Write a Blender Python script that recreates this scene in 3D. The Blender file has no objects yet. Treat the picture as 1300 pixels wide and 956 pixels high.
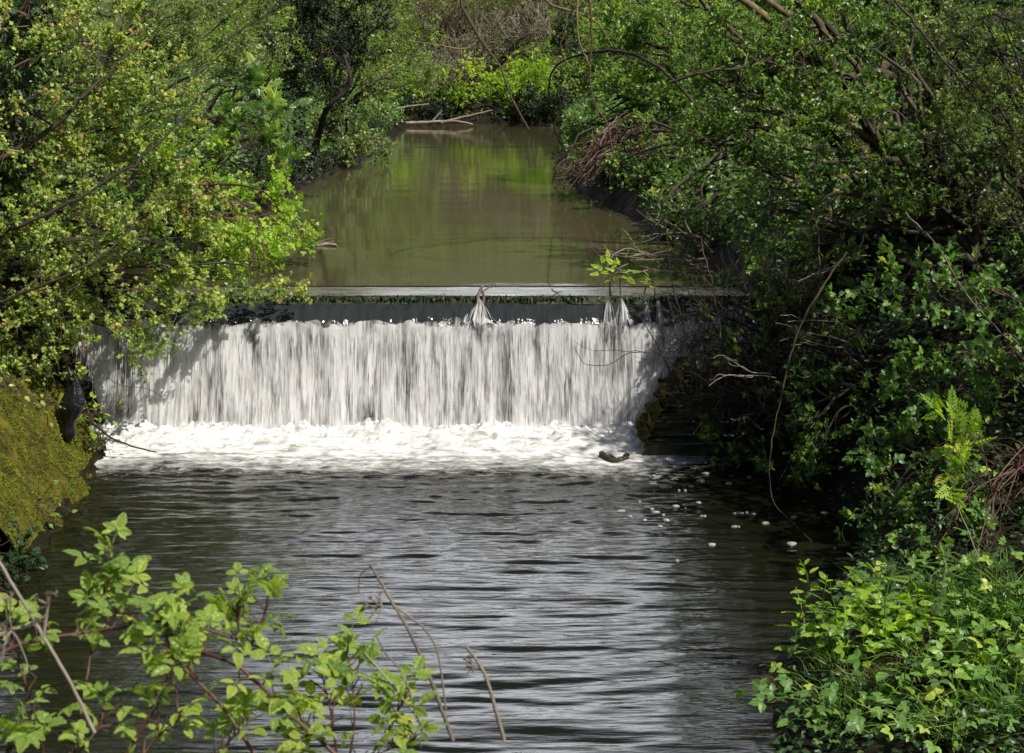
import bpy, math, random
import numpy as np

rng = np.random.default_rng(7)
random.seed(7)
scene = bpy.context.scene
COL = scene.collection
PI = math.pi

# ------------------------------------------------------------------ camera
H = 4.05
FPX = 2000.0
PITCH = math.atan(373 / 2000.0)
cp, sp = math.cos(PITCH), math.sin(PITCH)
FW = np.array([0, cp, -sp]); UP = np.array([0, sp, cp]); RT = np.array([1.0, 0, 0])
CAM = np.array([0, 0, H])


def ray(px, py):
    return FW * FPX + RT * (px - 650) - UP * (py - 433)


def at(px, py, Y):
    d = ray(px, py)
    return CAM + d * (Y / d[1])


def onz(px, py, z):
    d = ray(px, py)
    return CAM + d * ((z - H) / d[2])


def ppm(Y, z=1.5):
    """pixels (of the 1300 px photograph) per metre at distance Y"""
    return FPX / (Y * cp + (H - z) * sp)


cam_d = bpy.data.cameras.new("camera")
cam_d.sensor_width = 36
cam_d.lens = FPX / 1300 * 36
cam_d.shift_y = -45 / 1300
cam_d.clip_end = 3000
cam_d.clip_start = 0.05
cam_d.dof.use_dof = True
cam_d.dof.focus_distance = 16
cam_d.dof.aperture_fstop = 14
cam = bpy.data.objects.new("camera", cam_d)
cam.location = CAM
cam.rotation_euler = (PI / 2 - PITCH, 0, 0)
COL.objects.link(cam)
scene.camera = cam

# ------------------------------------------------------------------ light
SUN = np.array([0.60, -0.56, 1.0]); SUN /= np.linalg.norm(SUN)
el = math.asin(SUN[2]); az = math.atan2(SUN[0], SUN[1])
w = bpy.data.worlds.new("World"); scene.world = w; w.use_nodes = True
nt = w.node_tree
sky = nt.nodes.new("ShaderNodeTexSky"); sky.sky_type = 'NISHITA'; sky.sun_disc = False
sky.sun_elevation = el; sky.sun_rotation = az
sky.dust_density = 2.0; sky.air_density = 1.0
# broken white cloud mixed over the blue
wtc = nt.nodes.new("ShaderNodeTexCoord"); wmp = nt.nodes.new("ShaderNodeMapping"); wmp.inputs["Scale"].default_value = (1, 1, 2.6)
wn = nt.nodes.new("ShaderNodeTexNoise"); wn.inputs["Scale"].default_value = 2.3; wn.inputs["Detail"].default_value = 7; wn.inputs["Roughness"].default_value = .6
nt.links.new(wtc.outputs["Generated"], wmp.inputs[0]); nt.links.new(wmp.outputs[0], wn.inputs[0])
wr = nt.nodes.new("ShaderNodeMapRange"); wr.inputs[1].default_value = .34; wr.inputs[2].default_value = .52; nt.links.new(wn.outputs[0], wr.inputs[0])
wsx = nt.nodes.new("ShaderNodeSeparateXYZ"); nt.links.new(wtc.outputs["Generated"], wsx.inputs[0])
wel0 = nt.nodes.new("ShaderNodeMapRange"); wel0.inputs[1].default_value = .60; wel0.inputs[2].default_value = .34; nt.links.new(wsx.outputs[2], wel0.inputs[0])
wno = nt.nodes.new("ShaderNodeMapRange"); wno.inputs[1].default_value = .62; wno.inputs[2].default_value = .8; nt.links.new(wsx.outputs[1], wno.inputs[0])
wel = nt.nodes.new("ShaderNodeMath"); wel.operation = 'MULTIPLY'; nt.links.new(wel0.outputs[0], wel.inputs[0]); nt.links.new(wno.outputs[0], wel.inputs[1])
wmu = nt.nodes.new("ShaderNodeMath"); wmu.operation = 'MULTIPLY'; nt.links.new(wr.outputs[0], wmu.inputs[0]); nt.links.new(wel.outputs[0], wmu.inputs[1])
wm = nt.nodes.new("ShaderNodeMix"); wm.data_type = 'RGBA'; nt.links.new(wmu.outputs[0], wm.inputs[0])
nt.links.new(sky.outputs[0], wm.inputs[6]); wm.inputs[7].default_value = (52, 54, 58, 1)
nt.links.new(wm.outputs[2], nt.nodes["Background"].inputs[0])
nt.nodes["Background"].inputs[1].default_value = 0.05
sl = bpy.data.lights.new("sun", 'SUN'); sl.energy = 5.0; sl.angle = math.radians(0.5); sl.color = (1, 0.95, 0.86)
so = bpy.data.objects.new("sun", sl); COL.objects.link(so)
so.rotation_euler = (PI / 2 - el, 0, PI - az)
so.location = (20, -10, 40)
scene.view_settings.view_transform = 'Standard'
scene.view_settings.look = 'None'
scene.view_settings.exposure = 0
scene.cycles.max_bounces = 6
scene.cycles.diffuse_bounces = 3
scene.cycles.glossy_bounces = 3
scene.cycles.transmission_bounces = 4
scene.cycles.transparent_max_bounces = 12
scene.cycles.caustics_reflective = False
scene.cycles.caustics_refractive = False
scene.cycles.sample_clamp_indirect = 4
scene.cycles.use_denoising = True


# ------------------------------------------------------------------ noise
def vnoise(x, y, seed=0):
    x = np.asarray(x, float); y = np.asarray(y, float)
    xi = np.floor(x).astype(np.int64); yi = np.floor(y).astype(np.int64)
    xf = x - xi; yf = y - yi
    u = xf * xf * xf * (xf * (xf * 6 - 15) + 10); v = yf * yf * yf * (yf * (yf * 6 - 15) + 10)

    def h(a, b):
        n = (a * 374761393 + b * 668265263 + seed * 982451653) & 0x7fffffff
        n = ((n ^ (n >> 13)) * 1274126177) & 0x7fffffff
        n = n ^ (n >> 16)
        return (n & 0xffff) / 32767.5 - 1
    return (h(xi, yi) * (1 - u) + h(xi + 1, yi) * u) * (1 - v) + (h(xi, yi + 1) * (1 - u) + h(xi + 1, yi + 1) * u) * v


def fbm(x, y, seed=0, oct=4):
    s = 0; a = 1; t = 0
    for k in range(oct):
        s = s + a * vnoise(x * 2 ** k, y * 2 ** k, seed + k * 17); t += a; a *= .5
    return s / t


def sstep(a, b, x):
    t = np.clip((np.asarray(x, float) - a) / (b - a), 0, 1)
    return t * t * (3 - 2 * t)


def unit(v):
    return v / np.maximum(np.linalg.norm(v, axis=-1, keepdims=True), 1e-9)


# ------------------------------------------------------------------ mesh building
class MB:
    def __init__(self):
        self.v = []; self.q = []; self.t = []; self.qa = []; self.ta = []; self.n = 0; self.mi = 0; self.qm = []; self.tm = []

    def add(self, V, F, tint=None):
        """V (n,3); F (m,3) or (m,4) ints; tint per face"""
        V = np.asarray(V, float).reshape(-1, 3); F = np.asarray(F, np.int64)
        if len(F) == 0: return
        if tint is None: tint = np.full(len(F), .5)
        tint = np.broadcast_to(tint, (len(F),))
        self.v.append(V)
        mi = np.full(len(F), self.mi, np.int32)
        if F.shape[1] == 3: self.t.append(F + self.n); self.ta.append(tint); self.tm.append(mi)
        else: self.q.append(F + self.n); self.qa.append(tint); self.qm.append(mi)
        self.n += len(V)

    def build(self, name, mat, parent=None, smooth=False, attrs=None):
        V = np.concatenate(self.v)
        if parent is not None:
            off = np.array(parent_world(parent)); V = V - off
        T = np.concatenate(self.t) if self.t else np.zeros((0, 3), np.int64)
        Q = np.concatenate(self.q) if self.q else np.zeros((0, 4), np.int64)
        me = bpy.data.meshes.new(name)
        me.vertices.add(len(V)); me.vertices.foreach_set("co", V.astype(np.float32).ravel())
        nl = T.size + Q.size
        me.loops.add(nl)
        me.loops.foreach_set("vertex_index", np.concatenate([T.ravel(), Q.ravel()]).astype(np.int32))
        npoly = len(T) + len(Q)
        me.polygons.add(npoly)
        st = np.concatenate([np.arange(len(T)) * 3, T.size + np.arange(len(Q)) * 4]).astype(np.int32)
        me.polygons.foreach_set("loop_start", st)
        me.polygons.foreach_set("use_smooth", np.full(npoly, smooth))
        a = me.attributes.new("tint", 'FLOAT', 'FACE')
        a.data.foreach_set("value", np.concatenate(self.ta + self.qa).astype(np.float32))
        if attrs:
            for k, val in attrs.items():
                aa = me.attributes.new(k, 'FLOAT', 'POINT'); aa.data.foreach_set("value", np.asarray(val, np.float32).ravel())
        me.update(calc_edges=True)
        me.validate()
        for m_ in (mat if isinstance(mat, (list, tuple)) else [mat]): me.materials.append(m_)
        if isinstance(mat, (list, tuple)): me.polygons.foreach_set("material_index", np.concatenate(self.tm + self.qm).astype(np.int32))
        o = bpy.data.objects.new(name, me); COL.objects.link(o)
        if parent is not None: o.parent = parent
        return o


def parent_world(p):
    l = np.array(p.location)
    while p.parent is not None:
        p = p.parent; l = l + np.array(p.location)
    return l


def tag(o, label=None, cat=None, group=None, kind=None):
    if label: o["label"] = label
    if cat: o["category"] = cat
    if group: o["group"] = group
    if kind: o["kind"] = kind
    return o


def thing(name, label, cat, loc, group=None):
    o = bpy.data.objects.new(name, None); COL.objects.link(o)
    o.location = [float(c) for c in loc]; o.empty_display_size = .2
    return tag(o, label, cat, group)


def grid(mb, X, Y, Z, tint=None):
    """X,Y,Z (a,b)"""
    a, b = X.shape
    V = np.stack([X, Y, Z], -1).reshape(-1, 3)
    i = np.arange(a * b).reshape(a, b)
    F = np.stack([i[:-1, :-1], i[1:, :-1], i[1:, 1:], i[:-1, 1:]], -1).reshape(-1, 4)
    mb.add(V, F, tint)


def box(mb, c0, c1, tint=.5):
    x0, y0, z0 = c0; x1, y1, z1 = c1
    V = [(x0, y0, z0), (x1, y0, z0), (x1, y1, z0), (x0, y1, z0), (x0, y0, z1), (x1, y0, z1), (x1, y1, z1), (x0, y1, z1)]
    F = [(0, 3, 2, 1), (4, 5, 6, 7), (0, 1, 5, 4), (1, 2, 6, 5), (2, 3, 7, 6), (3, 0, 4, 7)]
    mb.add(V, F, tint)


def tubes(mb, P, R, sides=4, tint=None, cap=True):
    """P (B,K,3) polylines, R (B,K) radii"""
    B, K, _ = P.shape
    if B == 0: return
    T = np.empty_like(P); T[:, 1:-1] = P[:, 2:] - P[:, :-2]; T[:, 0] = P[:, 1] - P[:, 0]; T[:, -1] = P[:, -1] - P[:, -2]
    T = unit(T)
    ref = np.tile(np.array([[.31, .17, .93]]), (B, 1)); d = T.mean(1)
    ref[np.abs((unit(d) * unit(ref)).sum(-1)) > .9] = [.9, .3, .1]
    N = unit(np.cross(T, ref[:, None, :])); Bn = np.cross(T, N)
    th = np.arange(sides) * 2 * PI / sides
    V = P[:, :, None, :] + R[:, :, None, None] * (N[:, :, None, :] * np.cos(th)[None, None, :, None] + Bn[:, :, None, :] * np.sin(th)[None, None, :, None])
    idx = np.arange(B * K * sides).reshape(B, K, sides)
    F = np.stack([idx[:, :-1, :], np.roll(idx, -1, 2)[:, :-1, :], np.roll(idx, -1, 2)[:, 1:, :], idx[:, 1:, :]], -1).reshape(-1, 4)
    if tint is None: tint = rng.random(B)
    mb.add(V.reshape(-1, 3), F, np.repeat(tint, (K - 1) * sides))


def curves(S, E, K, wob=.08, arch=0.0):
    B = len(S)
    t = np.linspace(0, 1, K)[None, :, None]
    L = np.linalg.norm(E - S, axis=1)[:, None, None]
    P = S[:, None, :] * (1 - t) + E[:, None, :] * t
    for m in (1, 2, 3, 5):
        a = rng.normal(size=(B, 1, 3)) * wob / m
        P = P + a * L * np.sin(PI * m * t)
    P[:, :, 2] += (arch * L[:, :, 0] * 4 * t[:, :, 0] * (1 - t[:, :, 0]))
    return P


def pathcurve(pts, K=24, wob=.01):
    """smooth polyline through points (n,3)"""
    pts = np.asarray(pts, float); n = len(pts)
    s = np.concatenate([[0], np.cumsum(np.linalg.norm(np.diff(pts, axis=0), axis=1))]); s /= s[-1]
    # catmull-rom
    ti = np.linspace(0, 1, K)
    pp = np.vstack([2 * pts[0] - pts[1], pts, 2 * pts[-1] - pts[-2]])
    out = []
    for t in ti:
        k = min(np.searchsorted(s, t, 'right') - 1, n - 2)
        u = (t - s[k]) / (s[k + 1] - s[k])
        p0, p1, p2, p3 = pp[k], pp[k + 1], pp[k + 2], pp[k + 3]
        out.append(.5 * ((2 * p1) + (-p0 + p2) * u + (2 * p0 - 5 * p1 + 4 * p2 - p3) * u * u + (-p0 + 3 * p1 - 3 * p2 + p3) * u ** 3))
    out = np.array(out)
    L = np.linalg.norm(pts[-1] - pts[0])
    out[1:-1] += rng.normal(size=(K - 2, 3)) * wob * L / 3
    return out


# leaf templates: (verts(n,3) in u,v,w ; tris/quads)
def tmpl_simple(wd=.32, fold=.10):
    V = np.array([[0, 0, 0], [.45, -wd, fold], [1, 0, -.06], [.45, wd, fold]])
    return V, np.array([[0, 2, 1], [0, 3, 2]])


def tmpl_oval(wd=.3, fold=.08, bend=.12):
    V = np.array([[0, 0, 0], [.28, -wd * .9, fold], [.28, 0, .02], [.28, wd * .9, fold], [.68, -wd * .75, fold - bend * .3], [.68, 0, -bend * .3], [.68, wd * .75, fold - bend * .3], [1, 0, -bend]])
    F = np.array([[0, 2, 1], [0, 3, 2], [1, 2, 5], [1, 5, 4], [2, 3, 6], [2, 6, 5], [4, 5, 7], [5, 6, 7]])
    return V, F


def tmpl_ivy():
    V = np.array([[0, 0, 0], [-.05, -.38, .05], [.35, -.22, .04], [.42, -.5, .0], [.62, -.18, .03], [1, 0, -.1], [.62, .18, .03], [.42, .5, 0], [.35, .22, .04], [-.05, .38, .05]])
    F = np.array([[0, 2, 1], [2, 4, 3], [0, 4, 2], [0, 5, 4], [0, 6, 5], [0, 8, 6], [8, 7, 6], [0, 9, 8]])
    return V, F


def tmpl_serrated(n=9, wd=.33, fold=.10, bend=.30):
    """broad pointed leaf with toothed margin and pleats"""
    vs = []; fs = []
    us = np.linspace(0, 1, n)
    prof = lambda u: wd * (np.sin(PI * u ** .8)) ** .75 * (1 - .15 * u)
    mid = []; lf = []; rt = []; lh = []; rh = []
    for i, u in enumerate(us):
        p = prof(u) if 0 < i < n - 1 else 0
        tooth = 1.0
        wz = -bend * u * u
        pl = .02 * (1 if i % 2 else -1)
        mid.append(len(vs)); vs.append([u, 0, wz])
        if 0 < i < n - 1:
            lh.append(len(vs)); vs.append([u + .02, -p * .5, wz + fold * .6 + pl])
            rh.append(len(vs)); vs.append([u + .02, p * .5, wz + fold * .6 + pl])
            lf.append(len(vs)); vs.append([u + .05, -p * tooth, wz + fold - .04 - pl])
            rt.append(len(vs)); vs.append([u + .05, p * tooth, wz + fold - .04 - pl])
    # teeth: extra points between
    for side, arr in ((-1, lf), (1, rt)):
        pass
    m = n - 2
    for k in range(m - 1):
        a, b = mid[k + 1], mid[k + 2]
        fs += [[a, b, lh[k + 1]], [a, lh[k + 1], lh[k]], [a, rh[k], rh[k + 1]], [a, rh[k + 1], b]]
        # margin strip with notch
        for (hh, ff, s) in ((lh, lf, 1), (rh, rt, -1)):
            nt_ = len(vs)
            vs.append(list(np.array(vs[ff[k]]) * .45 + np.array(vs[ff[k + 1]]) * .45 + np.array(vs[hh[k]]) * .1 + np.array([-.03, 0, 0])))
            tri = [[hh[k], hh[k + 1], nt_], [hh[k], nt_, ff[k]], [hh[k + 1], ff[k + 1], nt_]]
            if s < 0: tri = [t[::-1] for t in tri]
            fs += tri
    fs += [[mid[0], lh[0], lf[0]], [mid[0], mid[1], lh[0]], [mid[0], rt[0], rh[0]], [mid[0], rh[0], mid[1]]]
    fs += [[mid[-1], lf[-1], lh[-1]], [mid[-1], lh[-1], mid[-2]], [mid[-1], rh[-1], rt[-1]], [mid[-1], mid[-2], rh[-1]]]
    return np.array(vs), np.array(fs)


def compound(base, layout, stalk=True):
    """several leaflets merged into one template; layout: list of (u,v,angle,scale,w)"""
    V0, F0 = base
    VV = []; FF = []; n = 0
    for (u, v, a, s, wz) in layout:
        c, s_ = math.cos(a), math.sin(a)
        X = V0[:, 0] * s; Yv = V0[:, 1] * s
        VV.append(np.stack([u + X * c - Yv * s_, v + X * s_ + Yv * c, wz + V0[:, 2] * s], -1)); FF.append(F0 + n); n += len(V0)
    if stalk:
        VV.append(np.array([[0, -.008, 0], [0, .008, 0], [layout[0][0] + .02, .006, layout[0][4]], [layout[0][0] + .02, -.006, layout[0][4]]]))
        FF.append(np.array([[0, 1, 2], [0, 2, 3]]) + n)
    return np.concatenate(VV), np.concatenate(FF)


T_SIMPLE = tmpl_simple()
T_OVAL = tmpl_oval()
T_NARROW = tmpl_simple(.16, .05)
T_IVY = tmpl_ivy()
T_HAW = compound(tmpl_simple(.3, .06), [(0, 0, 0, 1, 0), (.2, 0, .9, .6, .02), (.2, 0, -.9, .6, .02)], False)
tri3 = [(.42, 0, 0, .6, 0), (.40, .02, 1.25, .5, .02), (.40, -.02, -1.25, .5, .02)]
T_BRAM = compound(tmpl_oval(.38, .07, .15), tri3)
T_BRAMBIG = compound(tmpl_serrated(), [(.58, 0, 0, .62, -.02), (.46, .05, 1.3, .48, .03), (.46, -.05, -1.3, .48, .03)])
T_BRAMFIVE = compound(tmpl_serrated(), [(.52, 0, 0, .6, 0), (.46, .03, .85, .5, .03), (.46, -.03, -.85, .5, .03), (.42, .03, 1.9, .36, .0), (.42, -.03, -1.9, .36, .0)])
pinn = [(.9, 0, 0, .35, -.1)] + [(u, 0, sgn * 1.0, .42 * (1.15 - u * .6), -.12 * u * u) for u in (.25, .42, .58, .74, .86) for sgn in (1, -1)]
T_PINN = compound(tmpl_simple(.25, .05), pinn)
T_NETTLE = tmpl_serrated(8, .3, .06, .25)


def leaves(mb, pos, dirv, nrm, size, tm, tint):
    V0, F0 = tm
    X = unit(dirv); Z = nrm - (nrm * X).sum(-1, keepdims=True) * X; Z = unit(Z); Yv = np.cross(Z, X)
    n = len(pos)
    if n == 0: return
    s = np.broadcast_to(size, (n,))[:, None, None]
    V = pos[:, None, :] + s * (V0[None, :, 0:1] * X[:, None, :] + V0[None, :, 1:2] * Yv[:, None, :] + V0[None, :, 2:3] * Z[:, None, :])
    k = len(V0)
    F = (F0[None] + (np.arange(n) * k)[:, None, None]).reshape(-1, F0.shape[1])
    mb.add(V.reshape(-1, 3), F, np.repeat(tint, len(F0)))


# ------------------------------------------------------------------ materials
def new_mat(name):
    m = bpy.data.materials.new(name); m.use_nodes = True
    return m, m.node_tree.nodes, m.node_tree.links, m.node_tree.nodes["Principled BSDF"]


def ramp(nodes, stops):
    r = nodes.new("ShaderNodeValToRGB"); e = r.color_ramp.elements
    while len(e) < len(stops): e.new(.5)
    for el_, (p, c) in zip(e, stops): el_.position = p; el_.color = (*c, 1)
    return r


def leaf_mat(name, stops, trans=.36, tcol=(1.9, 2.0, .7), rough=.36, spec=.55):
    m, N, L, b = new_mat(name)
    a = N.new("ShaderNodeAttribute"); a.attribute_name = "tint"
    r = ramp(N, stops); L.new(a.outputs["Fac"], r.inputs[0])
    b.inputs["Roughness"].default_value = rough
    b.inputs["Specular IOR Level"].default_value = spec
    L.new(r.outputs[0], b.inputs["Base Color"])
    tr = N.new("ShaderNodeBsdfTranslucent")
    mx = N.new("ShaderNodeMix"); mx.data_type = 'RGBA'; mx.blend_type = 'MULTIPLY'; mx.inputs[0].default_value = 1
    L.new(r.outputs[0], mx.inputs[6]); mx.inputs[7].default_value = (*tcol, 1)
    L.new(mx.outputs[2], tr.inputs[0])
    s = N.new("ShaderNodeMixShader"); s.inputs[0].default_value = trans
    L.new(b.outputs[0], s.inputs[1]); L.new(tr.outputs[0], s.inputs[2])
    L.new(s.outputs[0], N["Material Output"].inputs[0])
    return m


def bark_mat(name, c0, c1, c2=None, scale=14, rough=.8):
    m, N, L, b = new_mat(name)
    tc = N.new("ShaderNodeTexCoord"); n = N.new("ShaderNodeTexNoise"); n.inputs["Scale"].default_value = scale; n.inputs["Detail"].default_value = 6
    L.new(tc.outputs["Object"], n.inputs[0])
    a = N.new("ShaderNodeAttribute"); a.attribute_name = "tint"
    ad = N.new("ShaderNodeMath"); ad.operation = 'ADD'; L.new(n.outputs[0], ad.inputs[0])
    mu = N.new("ShaderNodeMath"); mu.operation = 'MULTIPLY_ADD'; L.new(a.outputs["Fac"], mu.inputs[0]); mu.inputs[1].default_value = .5; mu.inputs[2].default_value = -.25
    L.new(mu.outputs[0], ad.inputs[1])
    st = [(.3, c0), (.62, c1)] + ([(.8, c2)] if c2 else [])
    r = ramp(N, st); L.new(ad.outputs[0], r.inputs[0]); L.new(r.outputs[0], b.inputs["Base Color"])
    b.inputs["Roughness"].default_value = rough
    bp = N.new("ShaderNodeBump"); bp.inputs["Strength"].default_value = .5; bp.inputs["Distance"].default_value = .01
    L.new(n.outputs[0], bp.inputs["Height"]); L.new(bp.outputs[0], b.inputs["Normal"])
    return m


M = {}
M['haw'] = leaf_mat("hawthorn leaf", [(0, (0.1105, 0.176, 0.0466)), (0.45, (0.2915, 0.3892, 0.0875)), (0.85, (0.5024, 0.5929, 0.1312)), (0.97, (0.6028, 0.62, 0.175)), (1, (0.4823, 0.2594, 0.1458))])
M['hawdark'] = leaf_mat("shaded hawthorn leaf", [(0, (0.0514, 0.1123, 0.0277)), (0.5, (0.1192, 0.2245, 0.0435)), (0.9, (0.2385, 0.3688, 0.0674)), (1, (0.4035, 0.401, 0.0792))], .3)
M['bright'] = leaf_mat("fresh leaf", [(0, (0.1262, 0.2381, 0.0288)), (0.5, (0.2883, 0.4445, 0.0454)), (0.9, (0.4685, 0.6033, 0.0617)), (1, (0.62, 0.62, 0.103))], .45)
M['green'] = leaf_mat("mid green leaf", [(0, (0.0569, 0.1224, 0.0257)), (0.5, (0.129, 0.245, 0.0412)), (0.9, (0.2466, 0.3827, 0.0584)), (1, (0.4175, 0.4593, 0.0686))], .32)
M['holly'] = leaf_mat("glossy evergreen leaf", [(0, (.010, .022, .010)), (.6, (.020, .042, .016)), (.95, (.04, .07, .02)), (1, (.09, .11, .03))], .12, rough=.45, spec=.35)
M['willow'] = leaf_mat("grey green leaf", [(0, (0.0825, 0.1238, 0.0385)), (0.5, (0.1788, 0.2475, 0.0757)), (0.9, (0.3025, 0.385, 0.1238)), (1, (0.4125, 0.4675, 0.1788))], .35)
M['ivy'] = leaf_mat("ivy leaf", [(0, (0.014, 0.0392, 0.014)), (0.6, (0.0308, 0.077, 0.0224)), (0.93, (0.07, 0.126, 0.0308)), (1, (0.168, 0.14, 0.042))], .15, rough=.42, spec=.45)
M['bram'] = leaf_mat("bramble leaf", [(0, (0.0647, 0.1398, 0.0333)), (0.45, (0.1294, 0.2631, 0.0554)), (0.85, (0.2587, 0.4276, 0.0739)), (1, (0.4805, 0.5591, 0.1016))], .32, rough=.42)
M['brambig'] = leaf_mat("young bramble leaf", [(0, (0.112, 0.198, 0.0405)), (0.45, (0.2464, 0.352, 0.063)), (0.8, (0.4032, 0.484, 0.081)), (1, (0.56, 0.528, 0.108))], .42, rough=.42)
M['pale'] = leaf_mat("pale budding leaf", [(0, (0.12, 0.168, 0.048)), (0.5, (0.228, 0.288, 0.084)), (1, (0.384, 0.42, 0.168))], .35)
M['mossleaf'] = leaf_mat('moss frond', [(0, (.06, .065, .014)), (.4, (.12, .15, .022)), (.75, (.21, .25, .032)), (1, (.30, .33, .05))], .25, rough=.8, spec=.1)
M['grass'] = leaf_mat("grass blade", [(0, (.04, .10, .012)), (.6, (.08, .19, .02)), (1, (.15, .25, .04))], .4)
M['dry'] = leaf_mat("dry grass blade", [(0, (.12, .085, .045)), (.6, (.24, .18, .10)), (1, (.38, .31, .19))], .25)
M['rust'] = leaf_mat("dead leaf", [(0, (.05, .025, .012)), (.6, (.12, .06, .025)), (1, (.24, .13, .05))], .25)
M['bark'] = bark_mat("bark", (.03, .022, .014), (.085, .062, .04), (.13, .12, .07))
M['twig'] = bark_mat("twig bark", (.045, .03, .02), (.12, .085, .055), (.2, .16, .11), 8)
M['darktwig'] = bark_mat("dark stem bark", (.018, .014, .010), (.06, .045, .032), (.12, .095, .07), 8)
M['redcane'] = bark_mat("bramble cane bark", (.05, .018, .014), (.12, .05, .035), (.13, .12, .05), 10, .5)
M['pale_twig'] = bark_mat("dead pale wood", (.13, .10, .075), (.26, .22, .17), (.36, .32, .26), 8)
M['mossbark'] = bark_mat("mossy bark", (.09, .06, .035), (.22, .16, .08), (.26, .23, .07), 18)


def simple_mat(name, stops, scale=6, rough=.85, bump=.3, coords="Object", detail=8, dist=.02, sc3=None):
    m, N, L, b = new_mat(name)
    tc = N.new("ShaderNodeTexCoord"); mp = N.new("ShaderNodeMapping")
    if sc3: mp.inputs["Scale"].default_value = sc3
    L.new(tc.outputs[coords], mp.inputs[0])
    n = N.new("ShaderNodeTexNoise"); n.inputs["Scale"].default_value = scale; n.inputs["Detail"].default_value = detail; n.inputs["Roughness"].default_value = .65
    L.new(mp.outputs[0], n.inputs[0])
    r = ramp(N, stops); L.new(n.outputs[0], r.inputs[0]); L.new(r.outputs[0], b.inputs["Base Color"])
    b.inputs["Roughness"].default_value = rough
    if rough > .8: b.inputs["Specular IOR Level"].default_value = .12
    bp = N.new("ShaderNodeBump"); bp.inputs["Strength"].default_value = bump; bp.inputs["Distance"].default_value = dist
    L.new(n.outputs[0], bp.inputs["Height"]); L.new(bp.outputs[0], b.inputs["Normal"])
    return m


M['soil'] = simple_mat("soil and leaf litter", [(.3, (.006, .005, .003)), (.5, (.014, .011, .007)), (.62, (.022, .022, .010)), (.75, (.04, .03, .018))], 3)
M['hill'] = simple_mat("dry grassy slope", [(.28, (.03, .055, .014)), (.47, (.06, .085, .022)), (.60, (.10, .085, .04)), (.75, (.15, .115, .07))], 1.4, sc3=(1, .6, 1))
M['moss'] = simple_mat("moss on stone", [(.34, (.03, .022, .008)), (.46, (.07, .058, .012)), (.58, (.125, .115, .016)), (.75, (.20, .19, .028))], 5.5, bump=1, dist=.07, sc3=(1.2, 1.2, .5), detail=12)
M['concrete'] = simple_mat("wet weir concrete", [(.3, (.03, .028, .02)), (.5, (.07, .063, .045)), (.7, (.13, .115, .085))], 7, .55)
M['crest'] = simple_mat("mottled crest", [(.32, (.05, .045, .03)), (.48, (.12, .105, .075)), (.58, (.18, .165, .135)), (.72, (.25, .235, .21))], 6, .12, .2, sc3=(.5, 2, 1))  # crest top coloured pale, mottled from brown to tan grey
M['slime'] = simple_mat("dark weed on edge", [(.35, (.012, .012, .006)), (.52, (.04, .045, .012)), (.7, (.11, .085, .03))], 9, .5, .8, dist=.03)
M['wetfoot'] = simple_mat("wet dark stone", [(.35, (.008, .007, .004)), (.55, (.022, .019, .009)), (.7, (.05, .045, .015))], 9, .85, 1, dist=.04)
M['bag'] = simple_mat("black plastic", [(.3, (.006, .006, .007)), (.7, (.014, .014, .016))], 5, .28, .6, dist=.05)


def attr_node(N, name):
    a = N.new("ShaderNodeAttribute"); a.attribute_name = name; return a


def water_mat(name, body, rough=.03, bumps=(), foam=False, spec=.5):
    m, N, L, b = new_mat(name)
    tc = N.new("ShaderNodeTexCoord")
    b.inputs["IOR"].default_value = 1.33; b.inputs["Roughness"].default_value = rough; b.inputs["Specular IOR Level"].default_value = .9 if foam else .5
    prev = None
    for (sc3, scale, strength, dist, det) in bumps:
        mp = N.new("ShaderNodeMapping"); mp.inputs["Scale"].default_value = sc3; L.new(tc.outputs["Object"], mp.inputs[0])
        n = N.new("ShaderNodeTexNoise"); n.inputs["Scale"].default_value = scale; n.inputs["Detail"].default_value = det
        L.new(mp.outputs[0], n.inputs[0])
        bp = N.new("ShaderNodeBump"); bp.inputs["Strength"].default_value = strength; bp.inputs["Distance"].default_value = dist
        L.new(n.outputs[0], bp.inputs["Height"])
        if prev: L.new(prev.outputs[0], bp.inputs["Normal"])
        prev = bp
    if prev: L.new(prev.outputs[0], b.inputs["Normal"])
    if foam:
        a = attr_node(N, "foam")
        n = N.new("ShaderNodeTexNoise"); n.inputs["Scale"].default_value = 9; n.inputs["Detail"].default_value = 8; n.inputs["Roughness"].default_value = .7
        mp = N.new("ShaderNodeMapping"); mp.inputs["Scale"].default_value = (.7, 1.6, 1); L.new(tc.outputs["Object"], mp.inputs[0]); L.new(mp.outputs[0], n.inputs[0])
        ad = N.new("ShaderNodeMath"); ad.operation = 'ADD'; L.new(a.outputs["Fac"], ad.inputs[0]); L.new(n.outputs[0], ad.inputs[1])
        mr = N.new("ShaderNodeMapRange"); mr.inputs[1].default_value = .95; mr.inputs[2].default_value = 1.25; L.new(ad.outputs[0], mr.inputs[0])
        mx = N.new("ShaderNodeMix"); mx.data_type = 'RGBA'; L.new(mr.outputs[0], mx.inputs[0]); mx.inputs[6].default_value = (*body, 1); mx.inputs[7].default_value = (.78, .77, .74, 1)
        L.new(mx.outputs[2], b.inputs["Base Color"])
        mr2 = N.new("ShaderNodeMapRange"); mr2.inputs[3].default_value = rough; mr2.inputs[4].default_value = .6; L.new(mr.outputs[0], mr2.inputs[0]); L.new(mr2.outputs[0], b.inputs["Roughness"])
    else:
        b.inputs["Base Color"].default_value = (*body, 1)
    return m


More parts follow.
